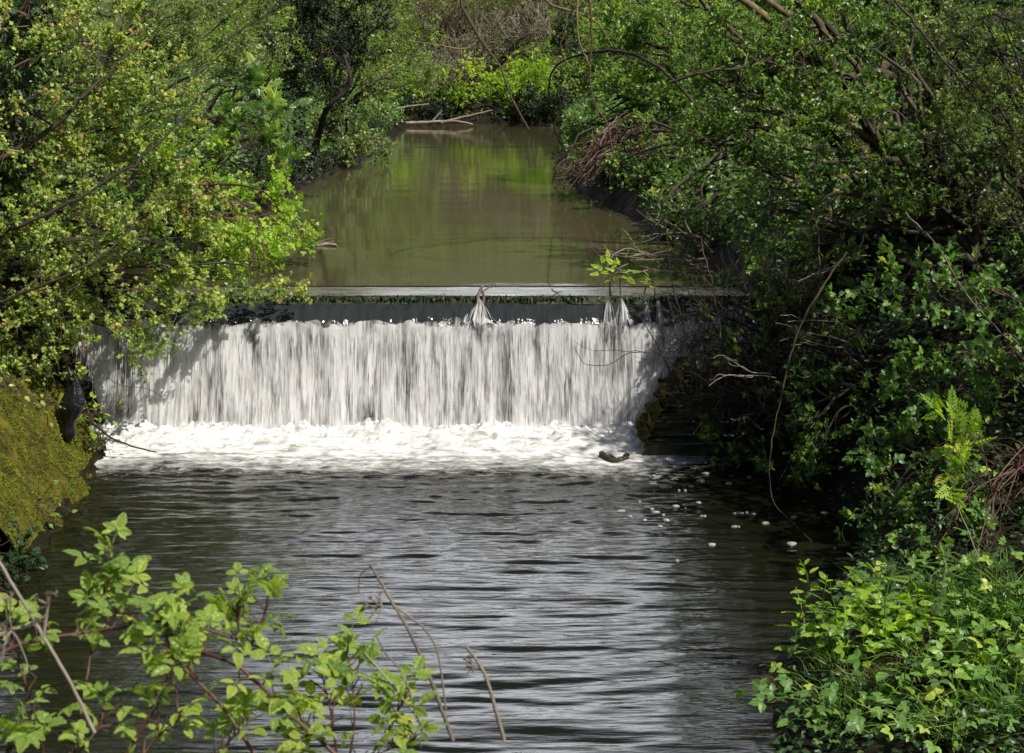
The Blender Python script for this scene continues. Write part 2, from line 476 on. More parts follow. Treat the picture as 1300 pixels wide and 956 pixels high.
M['river'] = water_mat("river water", (.010, .0105, .005), .03, [((1.0, 4.5, 1), 3.2, .28, .02, 2), ((1.6, 6, 1), 9, .12, .008, 2)], foam=True)
M['pond'] = water_mat("still murky water", (.078, .070, .034), .05, [((.8, 2.2, 1), 2.0, .10, .012, 2), ((1, 4, 1), 7, .06, .006, 2)])
M['film'] = water_mat("glassy water film", (.030, .034, .036), .10, [((6, 1.2, 1.2), 1.6, .9, .05, 4), ((2, 6, 1), 3, .4, .02, 3)])


def fall_mat():
    m, N, L, b = new_mat("falling white water")
    tc = N.new("ShaderNodeTexCoord"); a = attr_node(N, "tint")
    n = N.new("ShaderNodeTexNoise"); n.inputs["Scale"].default_value = 1; n.inputs["Detail"].default_value = 7; n.inputs["Roughness"].default_value = .72
    mp = N.new("ShaderNodeMapping"); mp.inputs["Scale"].default_value = (7, 1, .8); L.new(tc.outputs["Object"], mp.inputs[0]); L.new(mp.outputs[0], n.inputs[0])
    ad = N.new("ShaderNodeMath"); ad.operation = 'MULTIPLY_ADD'; L.new(a.outputs["Fac"], ad.inputs[0]); ad.inputs[1].default_value = .5; 
    sb = N.new("ShaderNodeMath"); sb.operation = 'SUBTRACT'; L.new(n.outputs[0], sb.inputs[0]); sb.inputs[1].default_value = .25
    L.new(sb.outputs[0], ad.inputs[2])
    r = ramp(N, [(.22, (.035, .033, .028)), (.42, (.14, .135, .12)), (.56, (.42, .41, .39)), (.72, (.9, .9, .9))])
    L.new(ad.outputs[0], r.inputs[0]); L.new(r.outputs[0], b.inputs["Base Color"])
    b.inputs["Roughness"].default_value = .35
    tr = N.new("ShaderNodeBsdfTranslucent"); L.new(r.outputs[0], tr.inputs[0])
    s = N.new("ShaderNodeMixShader"); s.inputs[0].default_value = .3
    L.new(b.outputs[0], s.inputs[1]); L.new(tr.outputs[0], s.inputs[2]); L.new(s.outputs[0], N["Material Output"].inputs[0])
    return m


M['fall'] = fall_mat()


def veil_mat():
    """thin aerated streams in front of the fall, broken into soft vertical streaks"""
    m, N, L, b = new_mat("veil of white water")
    tc = N.new("ShaderNodeTexCoord"); a = attr_node(N, "tint")
    cx_ = N.new("ShaderNodeCombineXYZ"); mu = N.new("ShaderNodeMath"); mu.operation = 'MULTIPLY'; L.new(a.outputs["Fac"], mu.inputs[0]); mu.inputs[1].default_value = 40; L.new(mu.outputs[0], cx_.inputs[1])
    hs = []
    for (sx, sz, det) in ((15, .9, 5), (3.4, .8, 4), (46, 1.6, 3)):
        mp = N.new("ShaderNodeMapping"); mp.inputs["Scale"].default_value = (sx, 0, sz); L.new(tc.outputs["Object"], mp.inputs[0])
        va = N.new("ShaderNodeVectorMath"); va.operation = 'ADD'; L.new(mp.outputs[0], va.inputs[0]); L.new(cx_.outputs[0], va.inputs[1])
        n = N.new("ShaderNodeTexNoise"); n.inputs["Scale"].default_value = 1; n.inputs["Detail"].default_value = det; n.inputs["Roughness"].default_value = .65
        L.new(va.outputs[0], n.inputs[0]); hs.append(n)
    s1 = N.new("ShaderNodeMath"); s1.operation = 'MULTIPLY_ADD'; L.new(hs[1].outputs[0], s1.inputs[0]); s1.inputs[1].default_value = 2.3; L.new(hs[0].outputs[0], s1.inputs[2])
    s2 = N.new("ShaderNodeMath"); s2.operation = 'MULTIPLY_ADD'; L.new(hs[2].outputs[0], s2.inputs[0]); s2.inputs[1].default_value = .36; L.new(s1.outputs[0], s2.inputs[2])
    mr = N.new("ShaderNodeMapRange"); mr.inputs[1].default_value = 1.70; mr.inputs[2].default_value = 2.14; mr.inputs[4].default_value = .97; mr.interpolation_type = 'SMOOTHSTEP'; L.new(s2.outputs[0], mr.inputs[0])
    b.inputs["Base Color"].default_value = (.9, .9, .9, 1); b.inputs["Roughness"].default_value = .4
    tr = N.new("ShaderNodeBsdfTranslucent"); tr.inputs[0].default_value = (.9, .9, .9, 1)
    s = N.new("ShaderNodeMixShader"); s.inputs[0].default_value = .35; L.new(b.outputs[0], s.inputs[1]); L.new(tr.outputs[0], s.inputs[2])
    tp = N.new("ShaderNodeBsdfTransparent"); ms = N.new("ShaderNodeMixShader"); L.new(mr.outputs[0], ms.inputs[0]); L.new(tp.outputs[0], ms.inputs[1]); L.new(s.outputs[0], ms.inputs[2])
    L.new(ms.outputs[0], N["Material Output"].inputs[0])
    return m


M['veil'] = veil_mat()


def foam_mat():
    m, N, L, b = new_mat("white foam")
    tc = N.new("ShaderNodeTexCoord")
    n = N.new("ShaderNodeTexNoise"); n.inputs["Scale"].default_value = 7; n.inputs["Detail"].default_value = 9; n.inputs["Roughness"].default_value = .72
    mp = N.new("ShaderNodeMapping"); mp.inputs["Scale"].default_value = (.6, 1.3, 1); L.new(tc.outputs["Object"], mp.inputs[0]); L.new(mp.outputs[0], n.inputs[0])
    r = ramp(N, [(.32, (.30, .29, .27)), (.46, (.62, .62, .60)), (.60, (.88, .88, .88))]); L.new(n.outputs[0], r.inputs[0]); L.new(r.outputs[0], b.inputs["Base Color"])
    b.inputs["Roughness"].default_value = .7
    bp = N.new("ShaderNodeBump"); bp.inputs["Strength"].default_value = .35; bp.inputs["Distance"].default_value = .02
    L.new(n.outputs[0], bp.inputs["Height"]); L.new(bp.outputs[0], b.inputs["Normal"])
    a = attr_node(N, "dens")
    ad = N.new("ShaderNodeMath"); ad.operation = 'ADD'; L.new(a.outputs["Fac"], ad.inputs[0]); L.new(n.outputs[0], ad.inputs[1])
    mr = N.new("ShaderNodeMapRange"); mr.inputs[1].default_value = .80; mr.inputs[2].default_value = 1.20; L.new(ad.outputs[0], mr.inputs[0])
    L.new(mr.outputs[0], b.inputs["Alpha"])
    return m


M['foam'] = foam_mat()
M['fleck'] = simple_mat("foam fleck", [(.3, (.22, .22, .2)), (.7, (.5, .5, .48))], 40, .8, .4)

# ------------------------------------------------------------------ shorelines and terrain
W = 1.39           # upper water level
YW = 16.65         # lip of the weir


def shore(pts, z):
    a = np.array([onz(px, py, z) for px, py in pts]); return a[:, 1], a[:, 0]


LY = [-5, 9, 11.5, 14, 15.6, 16.6, 17.2, 19, 21, 24, 28, 33, 38, 46, 54, 58]
LX = [-3.4, -3.5, -3.7, -3.9, -4.05, -4.5, -4.4, -3.7, -3.4, -3.9, -4.2, -3.9, -3.6, -3.6, -3.6, -3.6]
RY = [-5, 8, 9, 10, 11.5, 12.7, 14, 15, 16, 16.6, 17.2, 19, 22, 26, 30, 34, 40, 48, 54, 58]
RX = [1.3, 1.4, 1.55, 1.8, 2.6, 2.9, 2.7, 2.4, 2.3, 2.6, 2.7, 2.5, 2.2, 1.8, 1.35, 1.15, 1.25, 1.5, 1.7, 1.7]
YEND = 56.0


def terrain(x, y):
    x = np.asarray(x, float); y = np.asarray(y, float)
    xl = np.interp(y, LY, LX) + .12 * vnoise(y * 1.3, y * 0, 3); xr = np.interp(y, RY, RX) + .12 * vnoise(y * 1.3, y * 0, 5)
    dl = xl - x; dr = x - xr
    d = np.maximum(np.maximum(dl, dr), (y - YEND))
    up = sstep(15.9, 17.0, y)
    dd = np.maximum(d, 0)
    low_r = np.interp(y, [8, 10.2, 13], [.35, .5, 1.75]) * (1 - np.exp(-dd / .95)) + np.interp(y, [8, 10.2, 13], [.05, .10, .14]) * dd
    low_l = np.clip(1.25 * (dd - .5), -.4, 1.5) + .10 * dd
    low = np.where(dr > dl, low_r, low_l)
    hi = W + .55 * (1 - np.exp(-dd / .4)) + .16 * np.minimum(dd, 12) + .02 * dd
    out = low * (1 - up) + hi * up
    bed = np.where(y > YW + .2, W, 0) - .7 * sstep(0, .8, -d) - .03
    h = np.where(d > 0, out, bed)
    near = 2.4 - np.maximum(y - 3.0, 0) * .83
    h = np.maximum(h, np.where(y < 7, near, -9))
    hill = np.maximum(y - 60, 0)
    h = h + np.minimum(hill * .3, 10) * sstep(0, 1, d)
    side = np.maximum(np.abs(x) - 14, 0)
    h = h + np.minimum(side * .22, 7)
    h = h + np.where(d > .2, .14 * fbm(x * .9, y * .9, 11) + .05 * fbm(x * 4, y * 4, 12), 0)
    return h


xs = np.concatenate([-np.geomspace(420, 11, 22), np.arange(-10, 10.01, .16), np.geomspace(11, 420, 22)])
ys = np.concatenate([-np.geomspace(420, 4, 14), np.arange(-3, 24, .16), np.arange(24, 64, .3), np.arange(64, 160, 3), np.geomspace(165, 600, 12)])
X, Yg = np.meshgrid(xs, ys, indexing='ij')
Z = terrain(X, Yg)
mb = MB(); grid(mb, X, Yg, Z)
me_g = mb.build("ground", M['soil'], smooth=True)
me_g.data.materials.append(M['hill'])
cy = (Yg[:-1, :-1] + Yg[1:, 1:]) / 2
me_g.data.polygons.foreach_set("material_index", (cy.ravel() > 60).astype(np.int32))
tag(me_g, kind='structure')

# ------------------------------------------------------------------ water
# lower river
def river_h(X, Yg):
    near = sstep(10.5, 15.8, Yg)
    wob = .5 * vnoise(X * .5, Yg * .5, 4)
    Zr = .0065 * fbm(X * .8 + wob, Yg * 3.2 + wob * 2, 21, 2) + .0065 * vnoise(X * 1.3 + Yg * .4, Yg * 8 + wob * 3, 22) + .0052 * vnoise(X * 2.4 - Yg * .5, Yg * 13 + wob * 4, 25) + .0022 * vnoise(X * 5 + Yg * .8, Yg * 21 + wob * 5, 27)
    return Zr + near * (.014 * fbm(X * 2.2, Yg * 4.0, 23, 3) + .007 * vnoise(X * 7, Yg * 11, 24) + .005 * vnoise(X * 15, Yg * 22, 26))


gx = np.arange(-5.2, 4.2, .035); gy = np.concatenate([np.arange(4.6, 8.6, .12), np.arange(8.6, 16.62, .022)])
X, Yg = np.meshgrid(gx, gy, indexing='ij')
Zr = river_h(X, Yg)
fo = sstep(12.8, 15.3, Yg + .35 * fbm(X * 1.2, Yg * 1.2, 31)) * .42 + .12 * vnoise(X * .8, Yg * 2, 33) * sstep(12, 14, Yg)
mb = MB(); grid(mb, X, Yg, Zr)
o = mb.build("river", M['river'], smooth=True, attrs={"foam": fo})
tag(o, kind='structure')
# upper pond and crest film
gx = np.arange(-6.5, 4.5, .1); gy = np.concatenate([np.arange(17.68, 19, .05), np.arange(19, 60, .25)])
X, Yg = np.meshgrid(gx, gy, indexing='ij')
Zp = W + .002 * vnoise(X * .8, Yg * 2, 41)
mb = MB(); grid(mb, X, Yg, Zp)
tag(mb.build("pond", M['pond'], smooth=True), kind='structure')

# ------------------------------------------------------------------ weir
weir = thing("weir", "low concrete weir with flat crest and sloping apron spanning the stream", "weir", (-.9, 17, 0))
mb = MB(); xx = np.linspace(-5.6, 3.6, 120)
X, T = np.meshgrid(xx, np.linspace(0, 1, 10), indexing='ij')
grid(mb, X, 17.0 + .75 * T, 1.384 - .004 * T + .003 * fbm(X * 2, T * 3, 51))
mb.build("crest", M['crest'], weir, True)
# dark weedy edge under the crest
mb = MB()
X, T = np.meshgrid(np.linspace(-5.6, 3.6, 400), np.linspace(0, 1, 8), indexing='ij')
grid(mb, X, 17.0 - .02 * T - .015 * np.abs(fbm(X * 6, T * 2, 52)), 1.380 - .085 * T + .010 * fbm(X * 5, T, 53) * T)
mb.build("weedy_edge", M['slime'], weir, True)
mb = MB()
box(mb, (-5.6, 16.78, -.7), (3.6, 17.7, 1.05)); box(mb, (-5.6, 17.02, 1.05), (3.6, 17.7, 1.36))
mb.build("weir_wall", M['concrete'], weir)
mb = MB(); n = 5000
fxp = rng.uniform(-5.2, 3.2, n); kp = (fbm(fxp * 2.2, fxp * 0 + 4, 57) + .35 * rng.normal(size=n)) > .05; fxp = fxp[kp]; n = len(fxp)
pos = np.stack([fxp, 16.99 + rng.uniform(-.01, .06, n), 1.385 - rng.uniform(0, .02, n)], -1)
leaves(mb, pos, unit(np.stack([rng.normal(0, .5, n), np.full(n, -.6), rng.normal(-.5, .4, n)], -1)), unit(np.array([0, -.4, 1]) + rng.normal(size=(n, 3)) * .4), rng.uniform(.02, .075, n), T_NARROW, np.clip(rng.normal(.35, .25, n), 0, 1))
mb.build("weed_fringe", M['ivy'], weir)
# apron with its glassy film
prof = np.array([(16.97, 1.300), (16.88, 1.272), (16.78, 1.235), (16.70, 1.185), (16.655, 1.12), (16.64, 1.05)])
X, T = np.meshgrid(np.linspace(-5.2, 3.4, 360), np.linspace(0, 1, 22), indexing='ij')
ti = np.linspace(0, 1, len(prof))
Ya = np.interp(T, ti, prof[:, 0]); Za = np.interp(T, ti, prof[:, 1])
nz = .018 * fbm(X * 3, T * 2, 54) + .010 * vnoise(X * 12, T * 1.5, 55)
mb = MB(); grid(mb, X, Ya - nz * .5, Za + nz)
mb.build("apron", M['film'], weir, True)

# waterfall: a rippled base sheet and a few thousand streamlets in front of it
mb = MB()
X, T = np.meshgrid(np.linspace(-4.75, 2.75, 700), np.linspace(0, 1, 26), indexing='ij')
rg = .022 * vnoise(X * 5, T * .5, 61) + .009 * vnoise(X * 14, T * .8, 62) + .003 * vnoise(X * 40, T * 1.2, 63)
Yf = 16.64 - .20 * np.sqrt(T) * (.25 + .75 * T) - rg * (.4 + T)
grid(mb, X, Yf, 1.13 + .03 * vnoise(X * 6, X * 0, 65) - 1.15 * T, .46)
sheet_seed = 0
nst = 1500
x0 = rng.uniform(-4.7, 2.7, nst)
zt = 1.06 - rng.random(nst) ** 1.6 * .95; ln = rng.uniform(.06, .35, nst); zb = np.maximum(zt - ln, -.02)
wd = rng.uniform(.0015, .0045, nst); K = 5
t = np.linspace(0, 1, K)[None]
z = zt[:, None] * (1 - t) + zb[:, None] * t
drop = np.clip((1.13 - z) / 1.15, 0, 1)
yc = 16.60 - .20 * np.sqrt(drop) * (.25 + .75 * drop) - rng.uniform(.04, .12, nst)[:, None] * (.3 + drop)
xc = x0[:, None] + 0 * t
prof_w = np.sin(PI * np.clip(t * .92 + .06, 0, 1)) ** .7 * wd[:, None]
Vl = np.stack([xc - prof_w, yc + .002, z], -1); Vm = np.stack([xc, yc - prof_w * .5, z], -1); Vr = np.stack([xc + prof_w, yc + .002, z], -1)
V = np.stack([Vl, Vm, Vr], 2)
idx = np.arange(nst * K * 3).reshape(nst, K, 3)
F = np.stack([idx[:, :-1, :-1], idx[:, 1:, :-1], idx[:, 1:, 1:], idx[:, :-1, 1:]], -1).reshape(-1, 4)
mb.add(V.reshape(-1, 3), F, np.repeat(np.clip(rng.normal(.8, .15, nst), 0, 1), (K - 1) * 2))


def fan(cx, ztop, wdt, n, seed):
    """white water thrown over an obstacle on the apron"""
    r = np.random.default_rng(seed); n = int(n * 2.6)
    a = np.clip(r.normal(0, .45, n), -1, 1)
    zt = ztop - .03 * r.random(n) - .06 * np.abs(a); K = 6
    t = np.linspace(0, 1, K)[None]
    x = cx + a[:, None] * wdt * (.25 + .75 * t) + r.normal(0, .01, (n, 1))
    zz = zt[:, None] * (1 - t) + (1.12 - .15 * r.random((n, 1))) * t + .04 * np.sin(PI * t) * r.random((n, 1))
    yy = 16.93 - .36 * t - .03 * r.random((n, 1))
    w_ = .0034 * np.sin(PI * np.clip(t * .9 + .07, 0, 1))
    V = np.stack([np.stack([x - w_, yy + .006, zz], -1), np.stack([x, yy - w_, zz], -1), np.stack([x + w_, yy + .006, zz], -1)], 2)
    idx = np.arange(n * K * 3).reshape(n, K, 3)
    F = np.stack([idx[:, :-1, :-1], idx[:, 1:, :-1], idx[:, 1:, 1:], idx[:, :-1, 1:]], -1).reshape(-1, 4)
    mb.add(V.reshape(-1, 3), F, np.repeat(np.clip(r.normal(.68, .28, n), 0, 1.1), (K - 1) * 2))


def skirt(cx, ztop, wdt, seed):
    A, T2 = np.meshgrid(np.linspace(-1, 1, 34), np.linspace(0, 1, 14), indexing='ij')
    edge_ = .85 + .25 * vnoise(A * 6, A * 0, seed)
    x = cx + A * wdt * (.16 + .84 * T2 ** .8)
    z = ztop * (1 - T2 * edge_) + 1.12 * T2 * edge_ - .03 * A * A + .012 * vnoise(A * 9, T2 * 2, seed + 1)
    y = 16.93 - .33 * T2 - .05 * (1 - A * A) + .015 * vnoise(A * 11, T2 * 1.5, seed + 2)
    grid(mb, x, y, z, (seed % 7) / 7)


fx = lambda px: at(px, 390, 16.85)[0]
fan(fx(609), 1.36, .16, 34, 1); fan(fx(600), 1.285, .38, 60, 2)
fan(fx(772), 1.36, .10, 22, 4); fan(fx(790), 1.37, .12, 26, 5); fan(fx(820), 1.36, .06, 8, 6); fan(fx(836), 1.36, .06, 8, 7)

fall_o = tag(mb.build("waterfall", M['fall'], smooth=True), kind='structure')
mb = MB()
for i_ in range(4):
    X, T = np.meshgrid(np.linspace(-4.75, 2.75, 500), np.linspace(0, 1, 20), indexing='ij')
    rg = .02 * vnoise(X * 4 + i_ * 9, T * .5, 161 + i_) + .008 * vnoise(X * 16, T * .8, 162 + i_)
    grid(mb, X, 16.62 - .20 * np.sqrt(T) * (.25 + .75 * T) - rg * (.3 + T) - (.018 + .022 * i_) * (.35 + T), 1.135 + .045 * vnoise(X * 2.6, X * 0, 165 + i_) + .035 * vnoise(X * 11, X * 0, 175 + i_) - 1.15 * T, i_ / 4 + .1)
skirt(fx(609), 1.36, .13, 201); skirt(fx(772), 1.36, .09, 202); skirt(fx(790), 1.37, .10, 203); skirt(fx(820), 1.35, .05, 204); skirt(fx(836), 1.35, .05, 205); skirt(fx(598), 1.27, .36, 206)
veil = mb.build("waterfall", M['veil'], smooth=True); tag(veil, kind='structure')

# foam boil
X, Yg = np.meshgrid(np.linspace(-4.6, 2.5, 520), np.linspace(13.4, 16.55, 260), indexing='ij')
edge = 15.25 + .3 * fbm(X * .9, X * 0 + 3, 71) + .10 * fbm(X * 4, Yg * 3, 72)
edge = edge + .55 * sstep(.6, 2.2, X)
dn = sstep(edge - 1.7, edge + .75, Yg) * .95 - .12
bo = sstep(15.2, 16.3, Yg)
Zf = river_h(X, Yg) + .008 + bo * (.03 + .08 * np.maximum(fbm(X * 1.7, Yg * 3, 73) + .1, 0) + .05 * np.abs(fbm(X * 6, Yg * 7, 74)) + .06 * np.maximum(fbm(X * 13, Yg * 12, 77), 0)) + sstep(15.95, 16.3, Yg) * .12 * np.maximum(fbm(X * 4, Yg * 2, 78), 0)
mb = MB(); grid(mb, X, Yg, Zf)
tag(mb.build("foam", M['foam'], smooth=True, attrs={"dens": dn}), kind='structure')

# foam flecks drifting on the dark water
fleck_px = [(905, 586), (918, 590), (857, 607), (862, 621), (878, 615), (858, 642), (870, 645), (887, 637), (893, 655), (870, 622), (940, 651), (948, 650), (934, 652), (956, 652), (1047, 651), (1008, 656), (972, 662), (933, 668), (890, 608), (842, 654), (832, 650), (846, 660), (828, 646), (818, 660), (812, 636), (845, 588), (856, 592), (880, 594), (896, 600), (830, 604), (1005, 690), (1112, 704), (860, 710), (903, 690), (838, 668), (800, 655), (788, 648), (1060, 695), (925, 612)]
for i, (px, py) in enumerate(fleck_px):
    c = onz(px, py, .01); zz0 = float(river_h(c[0], c[1])); r = np.random.default_rng(300 + i)
    m2 = MB(); n = 14; rx = r.uniform(.010, .040); ry = rx * r.uniform(.4, .8)
    th = np.arange(n) * 2 * PI / n; rad = 1 + .35 * r.normal(size=n) * .6
    rings = []
    for (s, zz) in ((1, -.012), (.85, .004), (.45, .008)):
        rings.append(np.stack([c[0] + rx * s * rad * np.cos(th), c[1] + ry * s * rad * np.sin(th), np.full(n, zz0 + .004 + zz)], -1))
    V = np.concatenate(rings + [np.array([[c[0], c[1], zz0 + .014]])])
    Fq = []
    for k in range(2):
        for j in range(n): Fq.append([k * n + j, k * n + (j + 1) % n, (k + 1) * n + (j + 1) % n, (k + 1) * n + j])
    m2.add(V, Fq); m2.v.append(np.zeros((0, 3)))
    m2.t.append(np.array([[2 * n + j, 2 * n + (j + 1) % n, 3 * n] for j in range(n)])); m2.ta.append(np.full(n, .5)); m2.tm.append(np.zeros(n, np.int32))
    e = thing("foam_fleck", "small white foam fleck drifting on the dark water below the weir", "foam fleck", c, "foam flecks drifting below the weir")
    oo = m2.build("foam_fleck", M['fleck'], None, True)
    # single mesh thing
    bpy.data.objects.remove(e)
    tag(oo, "small white foam fleck drifting on the dark water below the weir", "foam fleck", "foam flecks drifting below the weir")

# ------------------------------------------------------------------ mossy retaining wall on the left
wall = thing("retaining_wall", "battered stone retaining wall thick with yellow green moss beside the pool", "retaining wall", (-4.3, 13, 0))
yy = np.linspace(12.1, 15.55, 150); tt = np.linspace(0, 1, 60)
Yg, T = np.meshgrid(yy, tt, indexing='ij')
xl = np.interp(Yg, LY, LX) + .04
bulge = .13 * fbm(Yg * 1.3, T * 2, 81) + .06 * fbm(Yg * 4, T * 5, 82) + .012 * fbm(Yg * 16, T * 9, 83)
Xw = xl - 1.35 * T + bulge; Zw = -.25 + 1.85 * T + bulge * .9 + .15 * np.sin(T * PI)
mb = MB(); grid(mb, Xw, Yg, Zw)
# end face toward the weir
Xe = xl[-1] - 1.35 * tt + bulge[-1]; Ze = Zw[-1]
U, D2 = np.meshgrid(tt, np.linspace(0, 1, 12), indexing='ij')
Xn = np.interp(U, tt, Xe) - .25 * D2; Zn = np.interp(U, tt, Ze) - .06 * D2 * 0 + .03 * fbm(U * 6, D2 * 3, 84)
grid(mb, Xn, 15.55 + .35 * D2 + .05 * fbm(U * 5, D2 * 4, 85), Zn - .35 * D2 * U)
mb.build("moss_face", M['moss'], wall, True)
mt = MB(); n = 60000
a_ = rng.integers(0, 149, n); b_ = rng.integers(3, 59, n)
fa, fb_ = rng.random(n), rng.random(n)
pos = np.stack([Xw[a_, b_] * (1 - fb_) + Xw[a_, b_ + 1] * fb_, Yg[a_, b_] * (1 - fa) + Yg[a_ + 1, b_] * fa, Zw[a_, b_] * (1 - fb_) + Zw[a_, b_ + 1] * fb_], -1)
den = .6 * fbm(pos[:, 1] * 2.5, pos[:, 2] * 2.0 + pos[:, 1], 88) + .7 * fbm(pos[:, 1] * 7 + pos[:, 2] * 3, pos[:, 2] * 1.1, 89) + .25 * rng.normal(size=n)
kp = den > -.35
nrm_ = np.array([.8, -.1, .6])
leaves(mt, pos[kp] - .005 * nrm_, unit(rng.normal(size=(kp.sum(), 3)) * .6 + nrm_ * .5 + [0.2, 0, -.5]), unit(nrm_ + rng.normal(size=(kp.sum(), 3)) * .5), rng.uniform(.012, .034, kp.sum()), T_SIMPLE, np.clip(.45 + .5 * den[kp], 0, 1))
mt.build("moss_tufts", M['mossleaf'], wall)
mb = MB()
yy2 = np.linspace(12.1, 15.6, 120); Yg, T = np.meshgrid(yy2, np.linspace(0, 1, 14), indexing='ij')
xl = np.interp(Yg, LY, LX)
nn = .06 * fbm(Yg * 3, T * 2, 86) + .04 * fbm(Yg * 9, T * 4, 87)
grid(mb, xl + .07 + nn - .2 * T, Yg, -.2 + .30 * T + nn)
mb.build("wet_foot", M['wetfoot'], wall, True)

# stepped wing wall at the right end of the fall
wing = thing("wing_wall", "dark stepped stone wing wall with yellow moss at the fall's end", "wing wall", onz(870, 580, 0))
c = onz(815, 578, 0)
mb = MB(); mm = MB()
steps = [(0, .13), (.07, .21), (.12, .33), (.22, .44), (.27, .58), (.38, .66), (.43, .80)]
for i, (dx, zt_) in enumerate(steps):
    x0_ = c[0] + dx; z0 = 0 if i == 0 else steps[i - 1][1]
    n = 16
    Ux, Uy = np.meshgrid(np.linspace(0, 1, n), np.linspace(0, 1, n), indexing='ij')
    # riser facing the fall and front face, roughened
    yA, yB = c[1] - .05 + .05 * i, 16.5
    jit = lambda a, b, s: .06 * fbm(a * 4, b * 4, s) + .02 * fbm(a * 13, b * 13, s + 1)
    grid(mm, x0_ + jit(Ux, Uy, 90 + i), yA + (yB - yA) * Ux, -.3 * (i == 0) + z0 - .02 + (zt_ - z0 + .02) * Uy)
    grid(mm, x0_ + .14 * Ux + jit(Ux, Uy, 120 + i), yA + (yB - yA) * Uy, zt_ + .02 * fbm(Ux * 3, Uy * 5, 140 + i))
    grid(mb, x0_ + 1.6 * Ux, yA + .004 * i + jit(Ux, Uy, 100 + i), (-.3 if i == 0 else z0) + (zt_ - (-.3 if i == 0 else z0)) * Uy)
mb.build("stone_face", M['slime'], wing, True)
mm.build("mossy_steps", M['moss'], wing, True)


# ------------------------------------------------------------------ vegetation
def lumpw(l):
    px, py, Y, rx, ry, rd = l[:6]
    c = at(px, py, Y); k = 1 / ppm(Y, c[2])
    return c, np.array([rx * k, rd, ry * k]), math.pi * rx * ry


def inball(n, surf=.5):
    v = unit(rng.normal(size=(n, 3))); r = rng.random(n) ** surf * 1.0
    return v * r[:, None]


